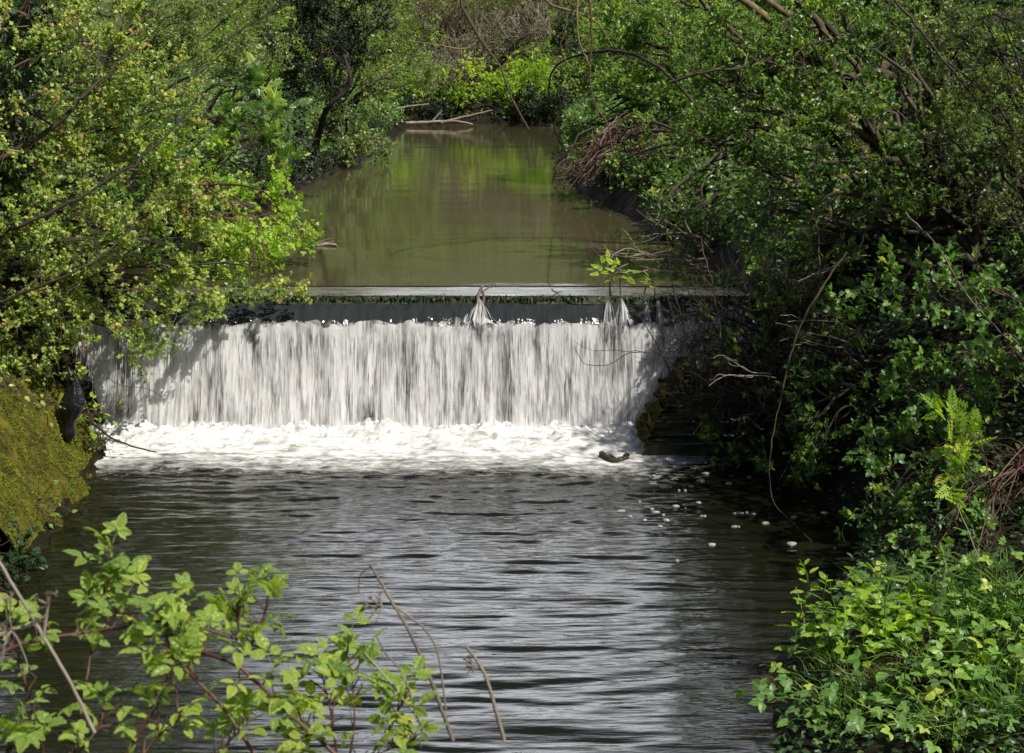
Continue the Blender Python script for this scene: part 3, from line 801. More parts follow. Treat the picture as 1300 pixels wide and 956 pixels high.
def shrub(name, label, cat, base, lumps, leaf, mat, size, cover=2.5, lpt=12, twl=.35, limb_r=.05, nlimb=3, nbr=12,
          barkm='bark', twigm='twig', paths=(), droop=0.0, group=None, upb=.5, tm=None, path_mat=None, arch=.1, bare=False, jitter=.35, tintc=.0,
          leafpart="foliage"):
    """a woody plant: limbs from base into each lump of the crown, branches, twigs and leaves"""
    tm = tm or T_SIMPLE
    base = np.asarray(base, float)
    root = thing(name, label, cat, base, group)
    mb_b = MB(); mb_t = mb_b; mb_l = MB()
    limbs_all = []
    for pth, r0, r1 in paths:
        P = pathcurve([at(*p) for p in pth], 28, .012)
        tubes(mb_b, P[None], np.linspace(r0, r1, 28)[None], 6)
        limbs_all.append(P)
    for l in lumps:
        mb_b.mi = 0
        c, rad, area = lumpw(l)
        cv = l[6] if len(l) > 6 else 1.0
        S = np.tile(base, (nlimb, 1)) + rng.normal(size=(nlimb, 3)) * [.08, .08, 0]
        E = c + inball(nlimb) * rad * .7
        PL = curves(S, E, 16, .07, arch)
        R = limb_r * np.linspace(1, .22, 16)[None] * rng.uniform(.5, 1, nlimb)[:, None]
        tubes(mb_b, PL, R, 6)
        cand = [p for p in PL] + [p for p in limbs_all if np.linalg.norm(p - c, axis=1).min() < rad.max() * 1.2]
        # branches
        nb = nbr
        S = []
        E = c + inball(nb, .45) * rad
        for e in E:
            p = cand[rng.integers(len(cand))]
            # nearest stretch of that limb
            d = np.linalg.norm(p - e, axis=1); k = int(np.argmin(d + .3 * rng.random(len(p))))
            S.append(p[max(0, k - rng.integers(1, 5))])
        S = np.array(S)
        PB = curves(S, E, 10, .07, .05)
        tubes(mb_b, PB, limb_r * .18 * np.linspace(1, .25, 10)[None] * rng.uniform(.5, 1, nb)[:, None], 4)
        # twigs
        spx = size * ppm(l[2])
        nleaf = int(cover * cv * area / (.36 * spx * spx)) if not bare else 0
        ntw = max(6, nleaf // lpt) if not bare else int(cover * cv * area / 260)
        k_ = 1 / ppm(l[2], c[2])
        ncl = max(6, int(area / 680)); cr = 13 * k_
        cc = c + inball(ncl, .42) * rad
        # one fine shoot from the nearest branch to each clump
        pts = PB[:, 3:].reshape(-1, 3)
        near_ = np.array([pts[np.argmin(((pts - q) ** 2).sum(1) + .02 * rng.random(len(pts)))] for q in cc])
        mb_b.mi = 1
        tubes(mb_t, curves(near_, cc, 7, .08, .06), .0042 * np.linspace(1.4, .7, 7)[None] * np.ones((ncl, 1)), 3)
        ci = rng.integers(0, ncl, ntw); cl_t = rng.normal(0, .13, ncl)
        if bare:
            bi = rng.integers(0, nb, ntw); mid = PB[bi, rng.integers(3, 10, ntw)]
        else:
            mid = cc[ci] + rng.normal(size=(ntw, 3)) * cr * .45
        out = (mid - c) / rad
        dv = unit(out * .5 + (0 if bare else (mid - cc[ci]) / cr * .6) + rng.normal(size=(ntw, 3)) * .6 + np.array([0, 0, upb - droop]))
        L = twl * rng.uniform(.4, 1.2, ntw) * (1 if bare else .75)
        if not bare: mid = mid - dv * (L * .4)[:, None]
        E2 = mid + dv * L[:, None]; E2[:, 2] -= droop * L * .4
        PT = curves(mid, E2, 6, .07, .03)
        sel = np.ones(ntw, bool) if bare else rng.random(ntw) < .55
        tubes(mb_t, PT[sel], (.0042 * max(1, l[2] / 17) if bare else .0022) * np.linspace(1, .45, 6)[None] * np.ones((sel.sum(), 1)), 3)
        if nleaf > 0:
            k = rng.random((ntw, lpt)) ** .8
            f = k * 5; i0 = np.minimum(f.astype(int), 4); fr = (f - i0)[..., None]
            ar = np.arange(ntw)[:, None]
            pos = PT[ar, i0] * (1 - fr) + PT[ar, i0 + 1] * fr
            ld = unit(dv[:, None, :] * .5 + rng.normal(size=(ntw, lpt, 3)) * .8 + np.array([0, 0, .05 - .3 * droop]))
            nm = unit(rng.normal(size=(ntw, lpt, 3)) * .55 + np.array([.5, -.28, .72]))
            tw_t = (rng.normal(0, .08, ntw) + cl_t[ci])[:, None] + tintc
            hz = np.clip(((pos[..., 2] - c[2]) / rad[2]) * .10, -.15, .15) + .10 * rng.normal(size=(ntw, 1))
            tn = np.clip(.45 + tw_t + rng.normal(0, .26, (ntw, lpt)) + hz, 0, 1)
            sz = size * rng.uniform(.55, 1.2, (ntw, lpt))
            leaves(mb_l, pos.reshape(-1, 3), ld.reshape(-1, 3), nm.reshape(-1, 3), sz.ravel(), tm, tn.ravel())
    mb_b.build("trunk" if cat == "tree" else "branches", [M[barkm], M[twigm]], root, True)
    if mb_l.n: mb_l.build(leafpart, M[mat], root)
    return root


def onground(px, py):
    """where the view ray of a pixel meets the terrain"""
    d = ray(px, py); yy_ = np.arange(3, 70, .02); P = CAM + d[None] * (yy_ / d[1])[:, None]
    hit = P[:, 2] <= terrain(P[:, 0], P[:, 1])
    return P[int(np.argmax(hit))]


def G(x, y, dz=-.05):
    return np.array([x, y, float(terrain(x, y)) + dz])


# ---- left bank
shrub("hawthorn", "big sunlit hawthorn with long slanting bare limbs at the top left", "tree", G(-6.9, 15.2), [
    (20, 60, 15.2, 80, 90, .8), (110, 60, 15.8, 90, 80, .8), (190, 110, 16.2, 80, 90, .7), (40, 180, 15.0, 80, 80, .7), (130, 200, 15.8, 90, 70, .7)],
    None, 'haw', .046, 2.0, 12, .34, .06, 3, 14, tm=T_HAW,
    paths=[([(-60, 235, 15.0), (0, 203, 14.9), (64, 164, 14.9), (107, 121, 14.9), (142, 89, 15), (171, 60, 15.1)], .035, .009),
           ([(-60, 165, 15.0), (0, 142, 14.9), (46, 124, 14.9), (100, 103, 15), (150, 100, 15.1)], .022, .006),
           ([(-40, 60, 15), (20, 20, 14.9), (50, -30, 14.9)], .025, .012)])
shrub("hawthorn", "lower hawthorn bush of dense small leaves leaning over the mossy wall", "bush", G(-6.2, 14.9), [
    (40, 300, 14.8, 75, 70, .6), (140, 300, 15.4, 85, 60, .6), (220, 260, 16.2, 80, 70, .6), (60, 390, 14.9, 80, 45, .5)],
    None, 'haw', .046, 2.3, 12, .3, .05, 3, 14, tm=T_HAW,
    paths=[([(-60, 322, 14.6), (0, 299, 14.5), (53, 274, 14.5), (117, 242, 14.6), (171, 206, 14.8), (213, 171, 15), (245, 135, 15.2)], .028, .006),
           ([(-60, 402, 14.5), (0, 384, 14.4), (53, 362, 14.4), (107, 339, 14.5), (149, 307, 14.7), (180, 275, 14.9)], .022, .006)])
shrub("elder_bush", "leafy bush with drooping sprays reaching across the weir's left end", "bush", G(-5.9, 15.9), [
    (110, 385, 15.6, 75, 40, .45), (190, 395, 15.9, 75, 38, .4), (260, 380, 16.2, 65, 32, .4), (335, 366, 16.5, 52, 20, .35), (170, 440, 15.7, 55, 22, .3, .8), (70, 440, 15.3, 50, 28, .3, .8), (20, 445, 14.6, 50, 30, .3, 1), (60, 478, 14.9, 45, 16, .2, .8), (215, 345, 16.3, 70, 40, .5)],
    None, 'haw', .05, 2.0, 10, .28, .035, 3, 12, droop=.25, tm=T_HAW, arch=.14,
    paths=[([(-20, 410, 15.2), (60, 424, 15.3), (124, 428, 15.4), (167, 410, 15.5), (213, 375, 15.7), (228, 360, 15.8)], .016, .004),
           ([(-20, 415, 15.0), (36, 392, 15.1), (103, 360, 15.2), (171, 318, 15.5)], .018, .005),
           ([(100, 430, 15.4), (128, 467, 15.3), (149, 488, 15.3), (188, 494, 15.3), (217, 513, 15.3)], .006, .002)])
shrub("bramble_bush", "bright yellow green bramble bush spilling onto the pond's left edge", "bush", G(-4.5, 19.2), [
    (300, 250, 19.3, 70, 55, .8), (340, 300, 19.0, 55, 40, .7), (270, 310, 18.3, 60, 35, .6), (250, 220, 19.6, 60, 50, .7), (375, 300, 19.3, 25, 22, .4), (335, 340, 18.2, 45, 22, .4)],
    None, 'bright', .085, 2.3, 9, .4, .03, 4, 10, droop=.2, tm=T_BRAM, arch=.25, barkm='redcane', tintc=.08)
shrub("cow_parsley", "tall feathery dark green clump standing behind the bright bramble", "plant", G(-4.6, 21.5), [
    (330, 140, 21.5, 45, 55, .6), (345, 190, 21.5, 40, 45, .5), (300, 170, 21, 40, 50, .6)],
    None, 'green', .16, 2.0, 6, .35, .02, 4, 8, tm=T_PINN, tintc=-.03)
shrub("willow", "grey green willow crown at the top above the bramble", "tree", G(-6.2, 23), [
    (240, 40, 22, 70, 60, 1.0), (310, 60, 23, 55, 50, .9), (190, 10, 21, 70, 45, .9), (290, -20, 23, 70, 40, .9)],
    None, 'willow', .05, 2.4, 12, .4, .04, 3, 12, tm=T_SIMPLE)
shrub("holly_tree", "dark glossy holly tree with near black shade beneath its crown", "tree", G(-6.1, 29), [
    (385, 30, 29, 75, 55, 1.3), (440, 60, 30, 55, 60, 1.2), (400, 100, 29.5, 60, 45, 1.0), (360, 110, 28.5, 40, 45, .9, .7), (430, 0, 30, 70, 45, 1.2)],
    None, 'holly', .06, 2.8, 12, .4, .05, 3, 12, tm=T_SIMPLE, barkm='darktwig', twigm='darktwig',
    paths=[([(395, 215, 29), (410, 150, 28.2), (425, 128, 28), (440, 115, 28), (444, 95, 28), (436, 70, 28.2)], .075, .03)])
shrub("willow", "rounded grey green willow bush dipping its foliage to the far water", "bush", G(-4.3, 37), [
    (455, 165, 36, 42, 40, 1.0), (440, 195, 35, 40, 26, .8), (475, 190, 36.5, 26, 24, .7), (420, 160, 36, 35, 35, .9)],
    None, 'willow', .075, 2.6, 12, .4, .05, 4, 12, tm=T_SIMPLE, tintc=-.05)
shrub("willow", "pale loose willow with thin yellow foliage beside the far bend", "tree", G(-5.0, 45), [
    (500, 60, 44, 40, 50, 1.4), (525, 95, 46, 28, 35, 1.2), (495, 10, 44, 45, 40, 1.4), (545, 60, 48, 26, 30, 1.0, .6), (480, 110, 44, 30, 30, 1.0)],
    None, 'willow', .085, 1.9, 12, .5, .08, 3, 12, tm=T_SIMPLE, tintc=.08)
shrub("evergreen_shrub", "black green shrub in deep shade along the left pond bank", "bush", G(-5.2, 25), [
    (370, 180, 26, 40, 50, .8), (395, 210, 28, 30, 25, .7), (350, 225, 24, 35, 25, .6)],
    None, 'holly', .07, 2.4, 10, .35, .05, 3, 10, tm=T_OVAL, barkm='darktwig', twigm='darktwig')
shrub("ivy_bush", "dark ivy and dead stems in shade below the mossy wall's near end", "bush", G(-4.6, 11.4, .1), [
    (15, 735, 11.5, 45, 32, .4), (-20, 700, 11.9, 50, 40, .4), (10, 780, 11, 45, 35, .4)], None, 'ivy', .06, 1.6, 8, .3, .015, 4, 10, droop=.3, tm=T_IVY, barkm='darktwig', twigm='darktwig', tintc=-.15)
# ivy trunk left
tr = thing("ivy_clad_tree", "leaning tree trunk at the left edge wrapped in dark ivy", "tree", G(-5.7, 15.6))
mb = MB(); P = pathcurve([G(-5.7, 15.6, -.3), at(8, 300, 15.4), at(16, 160, 15.3), at(28, 60, 15.2), at(50, -40, 15.1)], 24)
tubes(mb, P[None], np.linspace(.13, .08, 24)[None], 9); mb.build("trunk", M['bark'], tr, True)
mb = MB(); n = 1500; k = rng.random(n) * 22.9; i0 = k.astype(int); pp_ = P[i0] + (P[np.minimum(i0 + 1, 23)] - P[i0]) * (k - i0)[:, None]
dv = unit(rng.normal(size=(n, 3)) * [1, 1, .2]); pos = pp_ + dv * rng.uniform(.08, .28, n)[:, None]
leaves(mb, pos, unit(dv * .4 + np.array([0, 0, -.7]) + rng.normal(size=(n, 3)) * .4), unit(dv + rng.normal(size=(n, 3)) * .4), rng.uniform(.05, .09, n), T_IVY, np.clip(rng.normal(.5, .22, n), 0, 1))
mb.build("ivy", M['ivy'], tr)

# ---- far bank
shrub("bare_thicket", "grey leafless thicket of fine branches on the far bank", "bush", G(-1.6, 58.5), [
    (590, 70, 58, 60, 45, 1.5), (650, 50, 58.5, 60, 40, 1.5), (560, 100, 57, 45, 30, 1.2), (690, 40, 58, 40, 40, 1.2)],
    None, 'haw', .06, 8, 10, .9, .07, 6, 40, bare=True, twigm='pale_twig', barkm='twig')
shrub("elder_bush", "fresh green bush in the middle of the far bank", "bush", G(.3, 57.4), [
    (640, 98, 57, 50, 36, 1.0), (690, 90, 57.5, 40, 38, 1.0), (595, 110, 56.8, 45, 28, .8), (545, 100, 58, 45, 36, .8)],
    None, 'bright', .11, 1.9, 10, .4, .03, 4, 10, tm=T_OVAL, tintc=.15)
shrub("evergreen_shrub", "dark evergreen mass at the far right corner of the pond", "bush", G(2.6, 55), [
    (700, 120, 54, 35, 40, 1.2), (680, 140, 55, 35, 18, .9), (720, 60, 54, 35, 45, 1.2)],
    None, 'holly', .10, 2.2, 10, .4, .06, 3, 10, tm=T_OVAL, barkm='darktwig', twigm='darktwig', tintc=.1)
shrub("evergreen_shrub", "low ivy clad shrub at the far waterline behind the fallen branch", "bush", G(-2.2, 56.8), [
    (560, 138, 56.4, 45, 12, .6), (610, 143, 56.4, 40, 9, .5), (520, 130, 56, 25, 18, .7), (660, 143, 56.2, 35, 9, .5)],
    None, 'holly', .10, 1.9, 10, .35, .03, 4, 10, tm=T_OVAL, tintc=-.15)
shrub("bare_thicket", "brown leafless scrub on the slope left of the hanging branch", "bush", G(-2.5, 63), [
    (560, 40, 62, 50, 35, 1.5), (600, 15, 63, 60, 30, 1.5), (540, 10, 63, 50, 30, 1.5)], None, 'haw', .06, 8, 10, .9, .07, 6, 40, bare=True, twigm='twig', barkm='twig')
shrub("bare_thicket", "brown leafless scrub on the slope right of the hanging branch", "bush", G(2.0, 64), [
    (670, 30, 63, 50, 35, 1.5), (720, 15, 64, 60, 30, 1.5), (640, 0, 64, 60, 30, 1.5)], None, 'haw', .06, 8, 10, .9, .07, 6, 40, bare=True, twigm='twig', barkm='twig')
shrub("scrub_tree", "small spring green tree high on the slope at top centre", "tree", G(-.5, 70), [
    (610, -20, 70, 60, 40, 1.8), (560, -30, 70, 50, 40, 1.5), (700, -25, 71, 60, 40, 1.5)], None, 'willow', .12, 1.2, 10, .6, .07, 3, 10, tintc=-.1)
shrub("elder_bush", "green bush on the slope left above the far bank", "bush", G(-4.0, 63), [
    (545, 70, 62, 35, 30, 1.2, .7), (520, 40, 63, 30, 25, 1.2, .7)], None, 'bright', .12, 1.5, 10, .4, .04, 4, 10, tm=T_OVAL, tintc=-.1)
shrub("elder_bush", "green bush on the slope right above the far bank", "bush", G(3.0, 62), [
    (700, 50, 61, 40, 28, 1.2, .7), (670, 75, 60, 35, 25, 1.2, .7), (740, 30, 62, 40, 30, 1.2, .7)], None, 'bright', .12, 1.5, 10, .4, .04, 4, 10, tm=T_OVAL, tintc=-.2)
fb = thing("fallen_branch", "bleached fallen branch lying along the far waterline", "branch", onz(560, 155, W))
mb = MB()
for pts, r0, r1 in (([(506, 157, 0), (545, 155, 0), (580, 154, 0), (600, 158, 0)], .07, .03), ([(560, 156, 0), (590, 148, 0), (625, 140, 0)], .05, .02), ([(548, 155, 0), (556, 146, 0), (562, 140, 0)], .04, .02), ([(500, 139, 0), (520, 135, 0), (545, 132, 0)], .05, .02)):
    tubes(mb, pathcurve([at(p[0], p[1], 54.2) for p in pts], 14)[None], np.linspace(r0, r1, 14)[None], 6)
mb.build("wood", M['pale_twig'], fb, True)

# ---- right bank
shrub("alder", "broad mid green alder leaning over the right side of the pond", "tree", G(4.6, 31), [
    (790, 60, 31, 80, 60, 1.5), (860, 70, 30, 70, 70, 1.4), (800, 130, 31, 75, 45, 1.3), (870, 150, 29, 60, 45, 1.2), (760, 165, 32, 50, 25, 1.0), (740, 90, 33, 30, 50, 1.0, .8), (830, 5, 31, 90, 40, 1.5)],
    None, 'green', .08, 2.3, 10, .45, .10, 3, 12, tm=T_OVAL)
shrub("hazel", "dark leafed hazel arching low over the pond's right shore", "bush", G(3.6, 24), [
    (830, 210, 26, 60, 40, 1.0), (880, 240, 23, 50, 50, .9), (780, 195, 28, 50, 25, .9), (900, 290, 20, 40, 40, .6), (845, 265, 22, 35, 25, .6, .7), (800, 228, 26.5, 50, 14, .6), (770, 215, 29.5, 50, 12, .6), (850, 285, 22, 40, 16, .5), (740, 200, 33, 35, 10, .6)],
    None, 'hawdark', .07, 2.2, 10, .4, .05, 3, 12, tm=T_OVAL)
shrub("field_maple", "tall field maple filling the upper right behind the hawthorn", "tree", G(4.9, 19.5), [
    (900, 60, 19, 70, 70, .9), (960, 40, 19, 80, 60, .9), (940, 140, 18.5, 75, 65, .8), (890, 180, 18.5, 55, 50, .7), (1010, 100, 18, 70, 70, .8), (980, 210, 17.8, 60, 50, .7), (1080, 30, 18.5, 80, 55, .9)],
    None, 'green', .058, 2.0, 10, .35, .09, 3, 12, tm=T_OVAL, tintc=-.02,
    paths=[([(850, 105, 18.2), (900, 90, 18), (945, 85, 18), (985, 72, 18), (1030, 55, 17.8), (1085, 47, 17.8)], .018, .008)])
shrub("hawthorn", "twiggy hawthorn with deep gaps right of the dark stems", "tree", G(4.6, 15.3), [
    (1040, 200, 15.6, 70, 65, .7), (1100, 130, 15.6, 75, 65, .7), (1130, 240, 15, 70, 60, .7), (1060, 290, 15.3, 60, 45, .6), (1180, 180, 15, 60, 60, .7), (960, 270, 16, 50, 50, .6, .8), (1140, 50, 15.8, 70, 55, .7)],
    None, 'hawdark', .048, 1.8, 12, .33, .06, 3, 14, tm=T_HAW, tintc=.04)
shrub("budding_tree", "slender tree with pale budding sprays at the upper right edge", "tree", G(5.0, 13.4), [
    (1230, 100, 13.2, 75, 60, .5, .7), (1280, 180, 13, 60, 60, .5, .7), (1190, 50, 13.6, 70, 50, .5, .6), (1270, 20, 13.3, 70, 45, .5, .7), (1190, 170, 13.4, 60, 50, .5, .5), (1260, 260, 13, 60, 45, .5, .6)],
    None, 'pale', .034, 1.5, 14, .3, .04, 3, 12, tm=T_SIMPLE,
    paths=[([(1130, -10, 13), (1185, 60, 12.9), (1225, 110, 12.9), (1262, 150, 12.9), (1310, 190, 13)], .012, .005)])
shrub("hawthorn", "dense hawthorn crown in the top right corner behind pale sprays", "tree", G(6.3, 16), [
    (1240, 60, 15.8, 80, 70, .8), (1290, 150, 15.5, 70, 70, .8), (1220, 220, 15.2, 70, 60, .7), (1290, 280, 15, 60, 50, .7), (1480, -60, 14, 130, 130, 1.2, .15), (1560, -120, 12.3, 160, 140, 1.3, .15), (1620, 60, 12.0, 130, 130, 1.2, .15), (1640, -260, 11.2, 160, 140, 1.3, .15), (1740, -80, 10.4, 170, 160, 1.3, .15), (1500, -260, 12.5, 150, 120, 1.2, .4), (1800, 120, 10.2, 170, 140, 1.0, .4)],  # lumps beyond the frame edge are added, unseen, to shade the right bank
    None, 'hawdark', .05, 2.0, 12, .33, .06, 3, 14, tm=T_HAW, tintc=.1)
tr = thing("ivy_clad_tree", "upright dark trunk draped in ivy near the top right corner", "tree", G(4.75, 16.4))
mb = MB(); P = pathcurve([G(4.75, 16.4, -.3), at(1185, 240, 16.3), at(1195, 100, 16.2), at(1188, -40, 16.2), at(1180, -140, 16.2)], 24)
tubes(mb, P[None], np.linspace(.17, .12, 24)[None], 9); mb.build("trunk", M['darktwig'], tr, True)
mb = MB(); n = 2600; k = rng.random(n) * 22.9; i0 = k.astype(int); pp_ = P[i0] + (P[np.minimum(i0 + 1, 23)] - P[i0]) * (k - i0)[:, None]
dv = unit(rng.normal(size=(n, 3)) * [1, 1, .2]); pos = pp_ + dv * rng.uniform(.1, .34, n)[:, None]
leaves(mb, pos, unit(dv * .4 + np.array([0, 0, -.7]) + rng.normal(size=(n, 3)) * .4), unit(dv + rng.normal(size=(n, 3)) * .4), rng.uniform(.05, .085, n), T_IVY, np.clip(rng.normal(.5, .22, n), 0, 1))
mb.build("ivy", M['ivy'], tr)

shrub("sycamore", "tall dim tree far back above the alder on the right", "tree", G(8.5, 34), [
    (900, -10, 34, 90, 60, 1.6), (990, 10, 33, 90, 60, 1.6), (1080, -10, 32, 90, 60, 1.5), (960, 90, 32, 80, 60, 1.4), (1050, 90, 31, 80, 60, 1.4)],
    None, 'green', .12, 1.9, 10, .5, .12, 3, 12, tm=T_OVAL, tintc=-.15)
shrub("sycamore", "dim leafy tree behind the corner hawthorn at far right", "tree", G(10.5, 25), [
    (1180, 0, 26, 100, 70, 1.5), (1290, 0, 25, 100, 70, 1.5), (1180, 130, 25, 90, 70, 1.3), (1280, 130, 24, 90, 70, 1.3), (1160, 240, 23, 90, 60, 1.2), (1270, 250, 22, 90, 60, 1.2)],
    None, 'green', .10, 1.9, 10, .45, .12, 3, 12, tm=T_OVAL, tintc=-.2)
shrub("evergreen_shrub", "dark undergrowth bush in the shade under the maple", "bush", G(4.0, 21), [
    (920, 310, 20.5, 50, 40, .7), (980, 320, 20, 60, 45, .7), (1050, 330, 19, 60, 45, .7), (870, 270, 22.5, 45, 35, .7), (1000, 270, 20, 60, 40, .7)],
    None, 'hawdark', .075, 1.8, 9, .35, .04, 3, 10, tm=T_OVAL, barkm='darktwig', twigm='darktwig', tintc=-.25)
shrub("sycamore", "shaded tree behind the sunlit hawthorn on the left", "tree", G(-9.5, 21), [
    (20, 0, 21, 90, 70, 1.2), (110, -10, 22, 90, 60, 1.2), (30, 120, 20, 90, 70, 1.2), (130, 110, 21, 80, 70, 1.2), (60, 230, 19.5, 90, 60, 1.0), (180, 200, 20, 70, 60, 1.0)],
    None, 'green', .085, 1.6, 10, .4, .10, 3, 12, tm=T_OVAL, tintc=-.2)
# thicket of dark bare stems beside the fall
shrub("bare_thicket", "thicket of dark leafless stems rising beside the fall's right end", "bush", G(2.9, 15.4), [
    (910, 400, 15.6, 40, 70, .4), (960, 430, 15.3, 50, 80, .5), (1010, 420, 15, 45, 90, .5), (900, 480, 15.4, 35, 60, .3), (870, 440, 15.5, 30, 50, .25, .7), (1050, 470, 14.6, 45, 80, .5), (985, 530, 14.8, 60, 50, .4), (900, 530, 15.2, 40, 50, .3), (940, 500, 15, 40, 60, .3)],
    None, 'haw', .05, 4.2, 10, .5, .022, 8, 10, bare=True, barkm='darktwig', twigm='darktwig',
    paths=[([(905, 560, 15.4), (870, 499, 15.4), (847, 453, 15.4), (800, 449, 15.4), (768, 465, 15.4), (740, 460, 15.4), (729, 440, 15.4)], .010, .003),
           ([(890, 540, 15.5), (865, 500, 15.5), (835, 440, 15.5), (822, 417, 15.5), (806, 396, 15.5)], .011, .004),
           ([(910, 500, 15.4), (854, 456, 15.3), (800, 446, 15.3), (751, 444, 15.3), (728, 432, 15.3)], .007, .002),
           ([(930, 590, 15.2), (895, 500, 15.3), (868, 420, 15.4), (850, 340, 15.5), (846, 290, 15.6)], .014, .005),
           ([(950, 590, 15.2), (925, 480, 15.3), (908, 380, 15.4), (890, 300, 15.5)], .015, .005),
           ([(970, 600, 15), (985, 480, 15), (975, 380, 15.1), (990, 280, 15.2)], .018, .007),
           ([(1000, 600, 14.8), (1015, 470, 14.9), (1040, 360, 15), (1035, 260, 15)], .018, .007),
           ([(905, 590, 15.3), (880, 530, 15.3), (845, 505, 15.3), (815, 520, 15.3)], .008, .003),
           ([(940, 540, 15.2), (900, 470, 15.2), (860, 430, 15.2), (835, 425, 15.2)], .008, .003)])
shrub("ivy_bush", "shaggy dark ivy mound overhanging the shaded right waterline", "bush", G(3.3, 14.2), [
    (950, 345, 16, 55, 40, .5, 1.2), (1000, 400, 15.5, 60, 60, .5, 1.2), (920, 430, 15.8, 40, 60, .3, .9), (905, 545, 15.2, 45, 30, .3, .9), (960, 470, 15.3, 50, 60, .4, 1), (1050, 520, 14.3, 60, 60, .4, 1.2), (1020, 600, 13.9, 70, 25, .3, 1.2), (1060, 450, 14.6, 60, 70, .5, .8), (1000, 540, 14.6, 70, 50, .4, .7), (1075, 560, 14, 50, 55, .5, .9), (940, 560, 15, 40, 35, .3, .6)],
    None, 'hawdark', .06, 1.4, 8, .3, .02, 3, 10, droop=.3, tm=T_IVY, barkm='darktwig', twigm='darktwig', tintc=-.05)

# overhanging tree (limbs reach above the frame, tips hang into view)
shrub("overhanging_tree", "mossy limbs of an overhanging tree dangling above the pond", "tree", G(4.6, 20.5), [
    (870, -60, 20, 70, 30, .6, .5)],
    None, 'green', .06, .8, 10, .35, .12, 3, 8, barkm='mossbark', path_mat=None,
    paths=[([(1095, 250, 20.5), (1062, 130, 20.4), (1040, 30, 20.3), (900, -90, 20), (700, -170, 19), (600, -90, 18.2), (583, -30, 18), (585, 0, 18), (601, 36, 18), (619, 68, 18), (637, 89, 18), (651, 121, 18), (658, 142, 18), (671, 164, 18)], .06, .010),
           ([(900, -90, 20), (760, -70, 19), (690, -5, 18.5), (726, 14, 18.4), (761, 32, 18.3), (777, 59, 18.3)], .05, .006),
           ([(800, -90, 19.2), (745, -50, 18.4), (747, 0, 18.3), (752, 46, 18.3), (751, 117, 18.3), (768, 153, 18.3), (776, 188, 18.3), (781, 201, 18.3)], .016, .008),
           ([(735, -40, 18.4), (733, 21, 18.3), (736, 53, 18.3), (749, 85, 18.3)], .012, .008),
           ([(650, -120, 18.6), (610, -40, 18.4), (606, 10, 18.4), (602, 40, 18.4)], .010, .005),
           ([(612, 50, 18), (590, 62, 18), (560, 58, 18), (520, 52, 18)], .012, .005),
           ([(640, -60, 18), (560, -20, 18), (500, 10, 18), (470, 30, 18), (450, 36, 18)], .013, .004),
           ([(690, -60, 19), (720, 10, 19), (712, 60, 19), (724, 95, 19), (716, 130, 19)], .012, .004)])

# dry roots and dead stems overhanging the right pond bank
rt = thing("root_mass", "tangle of brown roots and dead stems hanging off the right pond bank", "roots", G(1.9, 30))
mb = MB()
n = 260
S = np.array([at(rng.uniform(760, 860), rng.uniform(165, 205), 29 + rng.uniform(-1.5, 1)) for _ in range(n)])
E = np.array([at(rng.uniform(700, 850), rng.uniform(205, 243), 28 + rng.uniform(-1, 1)) for _ in range(n)])
P = curves(S, E, 10, .08, .12); tubes(mb, P, np.linspace(1, .4, 10)[None] * rng.uniform(.008, .02, n)[:, None], 4)
mb.build("roots", M['redcane'], rt)
# bank of pale dead twigs
dt = thing("dead_brush", "heap of pale dead twigs jutting over the pond by the crest", "brush", G(2.6, 19))
mb = MB()
prs = [((905, 330), (808, 266)), ((900, 320), (800, 285)), ((905, 340), (748, 307)), ((900, 345), (765, 310)), ((910, 335), (790, 300)), ((880, 330), (770, 345)), ((905, 345), (800, 330)), ((880, 350), (815, 318)), ((900, 300), (835, 245)), ((890, 330), (775, 335)), ((905, 318), (820, 300)), ((880, 300), (860, 240)), ((900, 310), (800, 310))]
for (a, b) in prs:
    P = curves(np.array([at(a[0], a[1], 18.6)]), np.array([at(b[0], b[1], 18.0 + rng.uniform(-.3, .5))]), 12, .06, .05)
    tubes(mb, P, np.linspace(.012, .004, 12)[None], 5)
    for _ in range(3):
        k = rng.integers(4, 10); e = P[0, k] + unit(P[0, -1] - P[0, 0] + rng.normal(size=3) * .5) * rng.uniform(.1, .4)
        tubes(mb, curves(P[0, k][None], e[None], 6, .08), np.linspace(.006, .002, 6)[None], 4)
mb.build("twigs", M['pale_twig'], dt)

# ---- right bramble bank (near)
shrub("bramble_bush", "bramble bank of broad dull leaves under the hawthorn on the right", "bush", G(4.4, 12.6), [
    (1130, 370, 13, 60, 50, .5, .7), (1220, 370, 12.6, 80, 60, .5), (1280, 440, 12, 60, 60, .5), (1150, 470, 13, 65, 50, .5, .8), (1220, 490, 12.2, 70, 55, .5)],
    None, 'bram', .105, 1.9, 7, .4, .014, 4, 10, droop=.2, tm=T_BRAM, barkm='redcane', twigm='twig', arch=.2)
shrub("bramble_bush", "lower bramble mound trailing down to the dark water on the right", "bush", G(3.9, 11.3), [
    (1150, 580, 12, 70, 55, .5), (1240, 600, 11.4, 75, 60, .5), (1130, 660, 11.7, 50, 45, .4), (1210, 690, 10.9, 75, 55, .4), (1280, 690, 10.6, 60, 60, .4), (1160, 730, 10.5, 60, 30, .3), (1240, 750, 10.0, 60, 30, .3)],
    None, 'bram', .10, 2.1, 7, .38, .012, 4, 10, droop=.25, tm=T_BRAM, barkm='redcane', arch=.2, tintc=-.03)
shrub("hogweed", "fresh pale green feathery plant rising from the right bramble mound", "plant", G(3.5, 10.7), [
    (1220, 540, 11, 40, 40, .3, .8), (1215, 600, 10.9, 35, 50, .3, .8)],
    None, 'bright', .16, 1.2, 5, .3, .010, 3, 6, tm=T_PINN, tintc=-.1)
